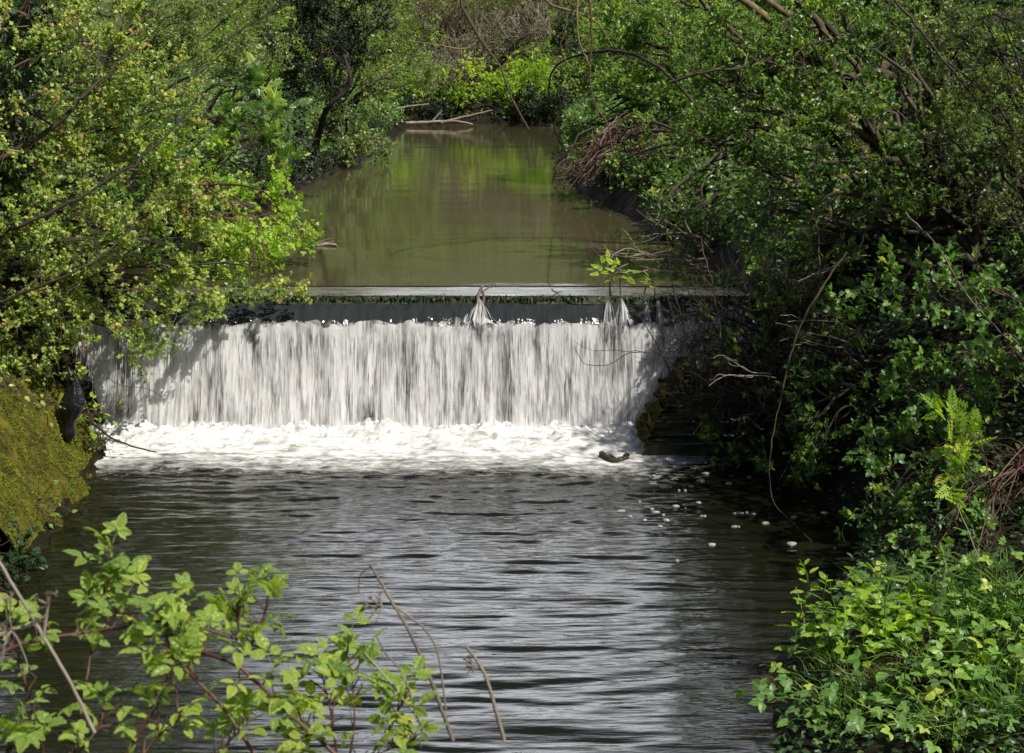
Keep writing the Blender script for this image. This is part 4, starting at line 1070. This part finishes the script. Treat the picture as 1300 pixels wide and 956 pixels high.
cb = thing("bare_cane", "long curved brown stem hanging down to the dark pool", "stem", at(1044, 364, 13.2))
mb = MB(); P = pathcurve([at(*p) for p in [(1075, 320, 13.4), (1044, 364, 13.2), (1021, 403, 13.1), (1003, 453, 13), (990, 513, 12.9), (980, 563, 12.8), (977, 609, 12.8), (983, 638, 12.7), (1003, 660, 12.6), (1031, 688, 12.5)]], 40, .004)
tubes(mb, P[None], np.linspace(.0095, .0035, 40)[None], 6); mb.build("stem", M['twig'], cb, True)
cb = thing("bramble_cane", "pale bramble cane slanting down to the right edge", "stem", at(1191, 314, 11.8))
mb = MB(); P = pathcurve([at(*p) for p in [(1150, 270, 12.2), (1191, 314, 12), (1223, 368, 11.9), (1259, 410, 11.8), (1300, 453, 11.7), (1340, 500, 11.6)]], 30, .004)
tubes(mb, P[None], np.linspace(.007, .005, 30)[None], 6); mb.build("stem", M['pale_twig'], cb, True)
db = thing("dead_brush", "fan of pale brittle twigs caught among the dark ivy", "brush", at(1010, 440, 14.4))
mb = MB()
for (a, b) in [((1085, 450), (990, 433)), ((1080, 440), (985, 410)), ((1085, 420), (1000, 408)), ((980, 475), (905, 455)), ((985, 480), (900, 490)), ((1065, 500), (1000, 540)), ((970, 545), (935, 530)), ((1030, 400), (1010, 355)), ((1105, 325), (1005, 360)), ((1115, 245), (1090, 330)), ((1180, 310), (1140, 380)), ((1060, 520), (1020, 470))]:
    P = curves(np.array([at(a[0], a[1], 14.3)]), np.array([at(b[0], b[1], 13.9)]), 10, .05, .04)
    tubes(mb, P, np.linspace(.007, .003, 10)[None], 4)
    for _ in range(2):
        k = rng.integers(3, 8); e = P[0, k] + unit(P[0, -1] - P[0, 0] + rng.normal(size=3) * .25) * rng.uniform(.1, .3)
        tubes(mb, curves(P[0, k][None], e[None], 6, .08), np.linspace(.004, .002, 6)[None], 4)
mb.build("twigs", M['pale_twig'], db)


# ---- undergrowth covering the banks
def ground_cover(name, label_kind, n, region, tm, size, mat, hgt, seed, tintc=0):
    r = np.random.default_rng(seed)
    x0_, x1_, y0_, y1_ = region
    x = r.uniform(x0_, x1_, n * 3); y = r.uniform(y0_, y1_, n * 3)
    xl = np.interp(y, LY, LX); xr = np.interp(y, RY, RX)
    ok = ((x < xl - .05) | (x > xr + .05) | (y > YEND + .1)) & (fbm(x * .8, y * .8, seed) > -.6)
    wallz = (x > xl - 1.5) & (x < xl) & (y < 15.6)
    ok &= ~wallz
    x = x[ok][:n]; y = y[ok][:n]; n = len(x)
    z = terrain(x, y) + r.random(n) * hgt * (1 + .6 * fbm(x * 1.5, y * 1.5, seed + 1))
    pos = np.stack([x, y, z], -1)
    m_ = MB()
    dv = unit(r.normal(size=(n, 3)) * [1, 1, .4] + [0, 0, .15]); nm = unit(r.normal(size=(n, 3)) * .6 + [.1, -.3, .8])
    leaves(m_, pos, dv, nm, size * r.uniform(.5, 1.2, n), tm, np.clip(r.normal(.45 + tintc, .22, n) + .15 * fbm(x, y, seed + 2), 0, 1))
    o = m_.build(name, M[mat]); return tag(o, kind='stuff')


ground_cover("undergrowth", 0, 42000, (1.2, 9, 4.0, 17), T_OVAL, .06, 'ivy', .14, 501, 0)
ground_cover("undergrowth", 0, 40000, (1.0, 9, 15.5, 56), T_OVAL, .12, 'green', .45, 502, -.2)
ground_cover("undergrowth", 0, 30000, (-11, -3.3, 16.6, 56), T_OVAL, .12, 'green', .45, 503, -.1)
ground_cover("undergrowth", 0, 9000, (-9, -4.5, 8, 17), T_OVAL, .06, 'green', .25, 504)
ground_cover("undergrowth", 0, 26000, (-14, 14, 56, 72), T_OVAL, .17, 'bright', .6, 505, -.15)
print("verts so far", sum(len(m.vertices) for m in bpy.data.meshes))

# ------------------------------------------------------------------ near plants: left foreground bramble
def cane_leaves(ml, P, ts, size, r, spread=1.0, upward=.9, petiole=None):
    """compound leaves set alternately along a cane; petioles go to the list given"""
    for j, t in enumerate(ts):
        k = t * (len(P) - 1.001); i = int(k); p = P[i] + (P[i + 1] - P[i]) * (k - i)
        T = unit(P[i + 1] - P[i]); side = unit(np.cross(T, [0, 0, 1])) * (1 if j % 2 else -1)
        d = unit(side * .7 * spread + T * .35 + np.array([0, 0, upward]) * r.uniform(.4, 1.0) + r.normal(size=3) * .3)
        L = size * r.uniform(.5, 1.0)
        q = p + d * L
        petiole.append(curves(p[None], q[None], 6, .04, .05)[0])
        ld = unit(d * .5 + side * .5 + T * .3 + r.normal(size=3) * .45 + np.array([0, 0, -.15]))
        nm = unit(np.array([.1, -.15, 1.0]) + r.normal(size=3) * .4)
        leaves(ml, q[None], ld[None], nm[None], np.array([size * r.uniform(.8, 1.5)]), T_BRAMBIG if r.random() < .6 else T_BRAMFIVE, np.array([np.clip(r.normal(.48, .2), 0, .9)]))


def bramble(name, label, base, canes, Y, seed, size=.044):
    r = np.random.default_rng(seed)
    root = thing(name, label, "bramble", base)
    mc = MB(); ml = MB(); pet = []
    for (pts, r0, r1, nl, lo) in canes:
        P = pathcurve([at(p[0], p[1] + 44, p[2] if len(p) > 2 else Y) for p in pts], 40, .004)
        r0 *= .75; r1 *= .75
        tubes(mc, P[None], np.linspace(r0, r1, 40)[None], 7)
        # thorns
        n = 26; k = r.random(n) * 38.9; i0 = k.astype(int); pp = P[i0] + (P[i0 + 1] - P[i0]) * (k - i0)[:, None]
        tv = unit(r.normal(size=(n, 3)))
        tubes(mc, np.stack([pp, pp + tv * r0 * 2.2], 1), np.tile([[r0 * .45, r0 * .05]], (n, 1)), 3)
        cane_leaves(ml, P, np.sort(r.uniform(lo, 1.0, int(nl * 2.1))), size, r, petiole=pet)
    tubes(mc, np.array(pet), np.tile(np.linspace(.0016, .0010, 6)[None], (len(pet), 1)), 4)
    mc.build("canes", M['redcane'], root, True); ml.build("leaves", M['brambig'], root)
    return root


bramble("bramble", "arching thorny bramble with sunlit young leaves at the lower left", at(180, 930, 2.5), [
    ([(-60, 830, 2.3), (0, 786, 2.35), (46, 770, 2.4), (107, 759, 2.45), (153, 752, 2.5), (220, 742, 2.5)], .0045, .0035, 9, .25),
    ([(200, 752, 2.5), (235, 748, 2.5), (285, 763, 2.5), (320, 775, 2.5), (356, 788, 2.5)], .0035, .002, 5, .1),
    ([(440, 925, 2.4), (400, 890, 2.42), (359, 855, 2.45), (302, 802, 2.45), (231, 773, 2.5), (205, 745, 2.5)], .005, .003, 6, .35),
    ([(330, 925, 2.4), (292, 866, 2.42), (267, 837, 2.44), (228, 798, 2.46), (212, 770, 2.5), (215, 735, 2.5), (222, 712, 2.5)], .0045, .002, 8, .45),
    ([(150, 930, 2.4), (190, 864, 2.42), (213, 830, 2.44), (220, 788, 2.45), (214, 760, 2.46)], .0045, .0025, 4, .5)], 2.5, 41)
bramble("bramble", "upright bramble shoot topped with bright leaves by the mossy wall", at(100, 930, 2.7), [
    ([(90, 940, 2.6), (105, 850, 2.65), (118, 770, 2.7), (132, 710, 2.7), (140, 668, 2.7), (146, 650, 2.7)], .004, .0016, 13, .55),
    ([(118, 770, 2.7), (150, 730, 2.7), (168, 705, 2.7)], .002, .0012, 4, .3),
    ([(60, 930, 2.6), (40, 850, 2.6), (20, 790, 2.6), (5, 762, 2.6)], .003, .0015, 6, .5)], 2.7, 42)
bramble("bramble", "bramble shoots with pale tips rising from the lower centre left", at(300, 930, 2.55), [
    ([(280, 940, 2.5), (300, 850, 2.55), (305, 780, 2.6), (300, 730, 2.6), (312, 712, 2.6)], .003, .0014, 9, .5),
    ([(305, 800, 2.55), (330, 750, 2.6), (338, 725, 2.6)], .002, .0012, 5, .3)], 2.6, 43)
bramble("bramble", "bramble tuft with crinkled leaves beside the dead stalks", at(430, 935, 2.5), [
    ([(430, 940, 2.5), (420, 860, 2.5), (405, 800, 2.55), (400, 780, 2.55)], .003, .0014, 8, .35),
    ([(440, 940, 2.5), (450, 870, 2.5), (446, 810, 2.55), (440, 785, 2.55)], .003, .0014, 8, .35),
    ([(450, 940, 2.5), (490, 890, 2.5), (510, 850, 2.5), (520, 838, 2.5)], .003, .0014, 6, .4),
    ([(400, 940, 2.5), (385, 880, 2.5), (372, 835, 2.5)], .003, .0014, 5, .4)], 2.5, 44)
bramble("bramble", "low leafy bramble fringe along the near bank at the lower left", at(200, 960, 2.4), [
    ([(-20, 960, 2.4), (20, 900, 2.42), (60, 868, 2.45)], .003, .0014, 7, .3),
    ([(60, 970, 2.4), (110, 900, 2.42), (140, 862, 2.45)], .003, .0014, 7, .3),
    ([(150, 970, 2.4), (190, 905, 2.42), (230, 862, 2.45)], .003, .0014, 7, .3),
    ([(240, 970, 2.4), (280, 910, 2.42), (320, 868, 2.45)], .003, .0014, 7, .3),
    ([(330, 970, 2.4), (370, 910, 2.42), (420, 875, 2.45)], .003, .0014, 7, .3),
    ([(430, 970, 2.4), (470, 920, 2.42), (540, 890, 2.45)], .003, .0014, 6, .3)], 2.4, 45)


def dead_stalk(name, label, base, paths, Y, umbels=()):
    root = thing(name, label, "dead stalk", base)
    m_ = MB()
    for pts, r0, r1 in paths:
        P = pathcurve([at(p[0], p[1], Y) for p in pts], 30, .004)
        tubes(m_, P[None], np.linspace(r0, r1, 30)[None], 6)
    m_.build("stalk", M['pale_twig'], root, True)
    if umbels:
        m2 = MB()
        for (px, py, rr, n, dirn) in umbels:
            c = at(px, py, Y)
            d = unit(rng.normal(size=(n, 3)) * .6 + np.array(dirn))
            E = c + d * rr * rng.uniform(.7, 1.1, n)[:, None]
            tubes(m2, curves(np.tile(c, (n, 1)), E, 5, .03), np.tile(np.linspace(.0014, .0009, 5)[None], (n, 1)), 4)
            for e, dd in zip(E, d):
                k = 6; f = unit(dd + rng.normal(size=(k, 3)) * .6)
                tubes(m2, np.stack([np.tile(e, (k, 1)), e + f * rr * .22], 1), np.tile([[.0007, .0011]], (k, 1)), 3)
        m2.build("seed_head", M['pale_twig'], root)
    return root


dead_stalk("dead_stalk", "bleached dead hogweed stalk leaning across the lower left corner", at(95, 900, 2.2),
           [([(-30, 680), (0, 716), (43, 788), (89, 866), (120, 930)], .0022, .003), ([(55, 810), (60, 775), (62, 765)], .003, .002)], 2.2, [(14, 800, .055, 16, (-.3, -.2, .1)), (60, 768, .02, 10, (0, 0, 1))])
dead_stalk("dead_stalk", "tall thin bent dead stalk standing before the rippled water", at(560, 930, 2.6),
           [([(575, 940), (548, 866), (523, 809), (495, 759), (478, 730), (470, 716)], .0042, .0025), ([(500, 768), (523, 785), (540, 800), (556, 830), (566, 900)], .002, .0018), ([(472, 718), (458, 730), (455, 752)], .0013, .0009)], 2.6, [(484, 772, .03, 12, (-.6, 0, .2))])
dead_stalk("dead_stalk", "short broken dead stalk at the bottom right of the bramble", at(630, 940, 2.6),
           [([(640, 940), (619, 866), (605, 838), (591, 820)], .004, .003), ([(612, 850), (600, 848), (592, 856)], .0015, .001)], 2.6, [(600, 845, .018, 8, (-.5, 0, .5))])
dead_stalk("dead_stalk", "thin dead twig rising among the bramble tuft's leaves", at(520, 940, 2.5),
           [([(540, 940), (512, 858), (490, 830), (478, 808)], .0028, .0015), ([(545, 930), (500, 872), (462, 828)], .0025, .0015)], 2.5)


# ------------------------------------------------------------------ right foreground bank plants
def nettle(base, h, seed):
    r = np.random.default_rng(seed)
    mc = MB(); ml = MB(); b = np.asarray(base, float)
    tip = b + np.array([r.normal(0, .12) * h, r.normal(0, .1) * h, h])
    P = curves(b[None], tip[None], 16, .03)[0]
    tubes(mc, P[None], np.linspace(.006, .003, 16)[None], 5)
    n = max(4, int(h / .075))
    for i in range(n):
        t = .25 + .75 * i / (n - 1); k = min(int(t * 15), 14); p = P[k]
        a = (i % 2) * PI / 2 + r.normal(0, .3)
        s = .13 * (1.15 - .6 * t) * r.uniform(.8, 1.25)
        for q in (0, PI):
            d = np.array([math.cos(a + q), math.sin(a + q), .25 if t < .9 else .8])
            leaves(ml, (p + unit(d) * .02)[None], d[None], unit(np.array([[0, 0, 1.]]) + r.normal(size=3) * .3), np.array([s]), T_NETTLE, np.array([np.clip(r.normal(.5, .18), 0, 1)]))
    return mc, ml


net_lab = ["tall nettle at the water's edge on the right foreground bank", "second tall nettle behind the edge one on the right bank", "leaning nettle over the low grass of the right bank", "bright sunlit nettle in the middle of the right foreground", "short nettle beside the dry grass tuft", "nettle with broad leaves behind the bright clump", "small nettle near the upright grass blades", "nettle at the right frame edge of the near bank", "pale nettle low in the bottom right corner", "nettle half hidden under the bramble mound's foot", "drooping nettle between grass and bramble on the right", "squat nettle at the bottom of the near right bank"]
net_px = [(1010, 850, .75), (1035, 845, .62), (1060, 840, .55), (1120, 850, .62), (1095, 862, .3), (1150, 830, .45), (1190, 800, .4), (1280, 850, .45), (1240, 880, .4), (1085, 790, .4), (1215, 850, .35), (1150, 905, .35)]
for i, ((px, py, h), lab) in enumerate(zip(net_px, net_lab)):
    b = onground(px, py)
    root = thing("nettle", lab, "nettle", b, "nettles on the near right bank")
    mc, ml = nettle(b, h, 700 + i)
    mc.build("stem", M['green'], root, True); ml.build("leaves", M['bright' if i in (0, 1, 3, 4, 5, 8, 9) else 'bram'], root)


def tuft(name, label, px, py, n, h, mat, spread, seed, wid=.006, droop=.5):
    r = np.random.default_rng(seed); b = onground(px, py); m_ = MB(); K = 6
    S = b + r.normal(size=(n, 3)) * [spread, spread, 0]
    S[:, 2] = terrain(S[:, 0], S[:, 1])
    d = unit(r.normal(size=(n, 3)) * [.45, .45, .1] + [0, 0, 1]); L = h * r.uniform(.5, 1.1, n)
    t = np.linspace(0, 1, K)[None, :, None]
    P = S[:, None] + d[:, None] * L[:, None, None] * t
    P[:, :, :2] += (d[:, None, :2] * droop * L[:, None, None] * t ** 2.5)
    P[:, :, 2] -= droop * .5 * L[:, None] * t[:, :, 0] ** 3
    side = unit(np.cross(d, r.normal(size=(n, 3))))
    w_ = wid * np.linspace(1, .05, K)[None, :, None] * r.uniform(.6, 1.2, (n, 1, 1))
    V = np.stack([P - side[:, None] * w_, P + side[:, None] * w_], 2)
    idx = np.arange(n * K * 2).reshape(n, K, 2)
    F = np.stack([idx[:, :-1, 0], idx[:, :-1, 1], idx[:, 1:, 1], idx[:, 1:, 0]], -1).reshape(-1, 4)
    m_.add(V.reshape(-1, 3), F, np.repeat(np.clip(r.normal(.5, .2, n), 0, 1), K - 1))
    o_ = m_.build(name, M[mat]); return tag(o_, label, "grass")


tuft("grass_tuft", "tall upright green grass blades on the right near bank", 1235, 800, 160, .55, 'grass', .14, 801)
tuft("grass_tuft", "low spray of green grass blades near the water's edge", 1060, 852, 110, .32, 'grass', .09, 802)
tuft("grass_tuft", "dry straw coloured grass tuft at the bottom of the right bank", 1115, 862, 260, .26, 'dry', .14, 803, .004, .9)
tuft("grass_tuft", "broad bent green blades right of the nettles at the water", 1045, 835, 40, .42, 'grass', .06, 804, .011)
tuft("grass_tuft", "brown withered tuft at the bank's very edge over water", 990, 868, 200, .18, 'dry', .07, 805, .003, .9)
tuft("grass_tuft", "loose green grass in the far bottom right corner", 1270, 905, 160, .35, 'grass', .15, 806)


def leafy(name, label, px, py, n, size, hgt, rad, mat, tm, seed, cat="plant", tintc=0):
    """a low clump: stalks from one crown each carrying a leaf"""
    r = np.random.default_rng(seed); b = onground(px, py); root = thing(name, label, cat, b)
    E = b + np.stack([r.normal(0, rad, n), r.normal(0, rad, n), hgt * .8 * r.uniform(.3, 1.1, n)], -1)
    S = b + r.normal(size=(n, 3)) * [rad * .3, rad * .3, 0]
    m1 = MB(); m2 = MB(); P = curves(S, E, 7, .06, .08)
    tubes(m1, P, np.tile(np.linspace(.0035, .002, 7)[None], (n, 1)), 4)
    d = unit((E - b) * [1.2, 1.2, .2] + r.normal(size=(n, 3)) * .12)
    leaves(m2, E, d, unit(np.array([.1, -.25, 1]) + r.normal(size=(n, 3)) * .4), size * .8 * r.uniform(.6, 1.25, n), tm, np.clip(r.normal(.5 + tintc, .2, n), 0, 1))
    m1.build("stalks", M['green'], root, True); m2.build("leaves", M[mat], root)


leafy("ground_elder", "bright yellow green leafy clump lit by sun on the right bank", 1130, 815, 75, .15, .34, .2, 'bright', T_BRAM, 901)
leafy("ground_elder", "leafy clump in the bottom right corner with pale leaves", 1265, 860, 90, .15, .3, .26, 'bram', T_BRAM, 902, tintc=.2)
leafy("cow_parsley", "fine feathery clump between bramble mound and nettles", 1150, 785, 40, .16, .2, .16, 'hawdark', T_PINN, 903, tintc=-.2)
leafy("cow_parsley", "feathery clump spreading at the bramble mound's lower right", 1215, 768, 50, .17, .22, .22, 'hawdark', T_PINN, 904, tintc=-.2)
leafy("dock", "broad dark leaved clump low on the right foreground bank", 1170, 850, 50, .16, .22, .2, 'bram', T_OVAL, 905)
leafy("bramble_clump", "bramble leaves filling the right frame edge above the grass", 1285, 770, 90, .13, .4, .3, 'bram', T_BRAM, 906, "bramble", .05)
leafy("ground_elder", "leafy clump at the lower frame edge of the right bank", 1060, 915, 70, .14, .22, .22, 'bram', T_BRAM, 907)
leafy("ground_elder", "second leafy clump at the lower frame edge by the corner", 1200, 935, 90, .14, .25, .3, 'bram', T_BRAM, 908, tintc=.1)

# ------------------------------------------------------------------ small things on and near the weir
def crest_plant(label, pxs, py, n, size, h, mat, seed):
    r = np.random.default_rng(seed)
    b = at(pxs[0], py, 17.1); b[2] = 1.37
    root = thing("weir_plant", label, "plant", b); m1 = MB(); m2 = MB()
    for px in pxs:
        q = at(px, py, 17.1); q[2] = 1.36
        top = q + np.array([r.normal(0, .02), 0, h])
        tubes(m1, curves(q[None], top[None], 8, .03), np.linspace(.014, .008, 8)[None], 6)
        d = unit(r.normal(size=(n, 3)) * [1, .7, .5] + [0, 0, .35]); E = top + d * size * r.uniform(.5, 1.6, (n, 1))
        tubes(m1, curves(np.tile(top, (n, 1)), E, 5, .05), np.tile(np.linspace(.004, .002, 5)[None], (n, 1)), 4)
        leaves(m2, E, d, unit(np.array([0, -.3, 1]) + r.normal(size=(n, 3)) * .4), size * r.uniform(.7, 1.4, n), T_PINN, np.clip(r.normal(.6, .2, n), 0, 1))
    m1.build("stems", M['twig'], root, True); m2.build("leaves", M['bright'], root)


crest_plant("bright green water plant growing from the weir crest on two stalks", [775, 788], 380, 16, .10, .26, 'bright', 61)
crest_plant("little weed sprouting on the crest at the weir's right", [832], 380, 6, .07, .14, 'bright', 62)
crest_plant("tiny yellowed weed on the crest between plant and weed", [818], 382, 4, .05, .10, 'bright', 63)
tw = thing("driftwood", "small grey driftwood snag caught upright on the weir crest", "driftwood", at(610, 385, 17))
mb = MB()
for pts, r0, r1 in (([(609, 392), (607, 378), (611, 366), (614, 362)], .03, .012), ([(612, 390), (614, 376), (611, 366)], .02, .01), ([(611, 372), (620, 365), (630, 358)], .010, .005), ([(604, 392), (606, 380), (609, 372)], .018, .008), ([(622, 366), (630, 361), (627, 358)], .006, .004)):
    tubes(mb, pathcurve([at(p[0], p[1], 16.95) for p in pts], 12, .02)[None], np.linspace(r0, r1, 12)[None], 6)
mb.build("wood", M['pale_twig'], tw, True)
tw = thing("driftwood", "thin dark twig lying on the crest right of the snag", "driftwood", at(706, 372, 17.2))
mb = MB()
for pts in ([(700, 367), (706, 372), (714, 376), (718, 380)], [(706, 372), (714, 370)], [(710, 375), (722, 376)]):
    tubes(mb, pathcurve([at(p[0], p[1], 17.15) for p in pts], 8, .02)[None], np.linspace(.008, .003, 8)[None], 5)
mb.build("wood", M['darktwig'], tw, True)
sn = thing("driftwood", "dark waterlogged branch poking out of the river below the wing wall", "driftwood", onz(785, 585, 0))
mb = MB()
for pts, r0, r1 in (([(764, 580), (772, 586), (783, 588), (797, 584)], .035, .02), ([(783, 588), (776, 582), (768, 582)], .015, .006), ([(790, 587), (795, 580), (798, 582)], .02, .015)):
    P = pathcurve([onz(p[0], p[1], 0) + [0, 0, .03] for p in pts], 12, .02); tubes(mb, P[None], np.linspace(r0, r1, 12)[None], 6)
mb.build("wood", M['darktwig'], sn, True)
fs = thing("driftwood", "pale drift stick floating on the pond beside the bright bramble", "driftwood", onz(412, 313, W))
mb = MB()
for pts, r0, r1 in (([(398, 313), (412, 312), (428, 313)], .04, .02), ([(412, 312), (424, 309), (434, 311)], .015, .006), ([(404, 310), (414, 306), (421, 304)], .01, .004)):
    P = pathcurve([onz(p[0], p[1], W) + [0, 0, .02] for p in pts], 12, .02); tubes(mb, P[None], np.linspace(r0, r1, 12)[None], 6)
mb.build("wood", M['pale_twig'], fs, True)
st = thing("driftwood", "dark stick poking from the mossy wall's end over the foam", "driftwood", at(135, 550, 15.2))
mb = MB()
for pts, r0, r1 in (([(110, 530), (124, 542), (140, 555), (160, 563), (180, 570), (199, 574)], .014, .006), ([(124, 548), (118, 560), (128, 572)], .008, .004)):
    P = pathcurve([at(p[0], p[1], 15.2) for p in pts], 16, .01); tubes(mb, P[None], np.linspace(r0, r1, 16)[None], 5)
mb.build("wood", M['darktwig'], st, True)

# black plastic bag hanging on the mossy wall
bg = at(92, 505, 15.0)
U, V_ = np.meshgrid(np.linspace(0, 2 * PI, 33), np.linspace(0, 1, 22), indexing='ij')
rad = np.interp(V_, [0, .12, .3, .5, .62, .75, .9, 1], [.01, .06, .09, .15, .12, .07, .10, .01])
rad = rad * (1 + .25 * np.sin(U * 5 + V_ * 4) * .4 + .2 * fbm(np.cos(U) * 2 + 5, V_ * 5 + np.sin(U) * 2, 92))
mb = MB(); grid(mb, bg[0] + rad * np.cos(U) * .8 + .04 * np.sin(V_ * 5), bg[1] + rad * np.sin(U) * .7 - .1, bg[2] + .33 - .75 * V_)
tag(mb.build("plastic_bag", M['bag'], smooth=True), "crumpled black plastic bag snagged on the mossy wall beside the fall", "bag")
# sprigs on the wall end
def wall_plant(label, px, py, Y, n, size, seed, mat='bright', tm=None, rad=.12):
    r = np.random.default_rng(seed); b = at(px, py, Y); root = thing("wall_plant", label, "plant", b); m1 = MB(); m2 = MB()
    E = b + r.normal(size=(n, 3)) * rad; P = curves(np.tile(b, (n, 1)), E, 6, .06, .1)
    tubes(m1, P, np.tile(np.linspace(.003, .002, 6)[None], (n, 1)), 4)
    leaves(m2, E, unit(E - b + r.normal(size=(n, 3)) * .1), unit(np.array([.3, -.3, 1]) + r.normal(size=(n, 3)) * .4), size * r.uniform(.6, 1.3, n), tm or T_OVAL, np.clip(r.normal(.5, .2, n), 0, 1))
    m1.build("stems", M['twig'], root); m2.build("leaves", M[mat], root)


wall_plant("green sprig growing from the mossy wall's end near the foam", 118, 525, 15.3, 40, .06, 1)
wall_plant("dark little plant at the mossy wall's foot in the water", 128, 560, 15.3, 40, .05, 2, 'green', rad=.09)
wall_plant("sparse weed on the mossy face near the black bag", 60, 515, 14.8, 22, .05, 3, 'haw')
wall_plant("pale weed low on the mossy wall at the left edge", 45, 640, 13.0, 26, .06, 4, 'bram', rad=.16)
wall_plant("leafy weed at the left frame edge above the moss", 10, 490, 14.2, 40, .06, 5, 'haw', rad=.16)
print("verts", sum(len(m.vertices) for m in bpy.data.meshes))

# ---- second layer of near detail on the right bank
tuft("grass_tuft", "thin green blades poking up through the bramble mound", 1150, 790, 90, .5, 'grass', .14, 807)
tuft("grass_tuft", "straw and green blades mixed beside the upright grass", 1180, 835, 140, .34, 'dry', .14, 808, .003, .8)
tuft("grass_tuft", "small green tuft between the nettles at the bottom edge", 1105, 890, 140, .3, 'grass', .12, 809)
stalks = [((1020, 830), (1010, 745), "short pale dead stem standing at the near bank's water edge"), ((1170, 820), (1205, 690), "pale dead stem leaning across the lower bramble mound"), ((1250, 760), (1215, 640), "pale dead stem slanting up left through the right bramble"), ((1120, 730), (1095, 560), "thin dead stem hanging vertically before the dark bank")]
for i, (a, b, lab) in enumerate(stalks):
    o_ = MB(); A = onground(*a); Yd = A[1] if i != 3 else 12.2
    P = pathcurve([at(a[0], a[1], Yd), at((a[0] + b[0]) / 2 + 6, (a[1] + b[1]) / 2, Yd), at(b[0], b[1], Yd + .1)], 16, .01)
    tubes(o_, P[None], np.linspace(.006, .003, 16)[None], 5)
    tag(o_.build("dead_stalk", M['pale_twig'], None, True), lab, "dead stem")
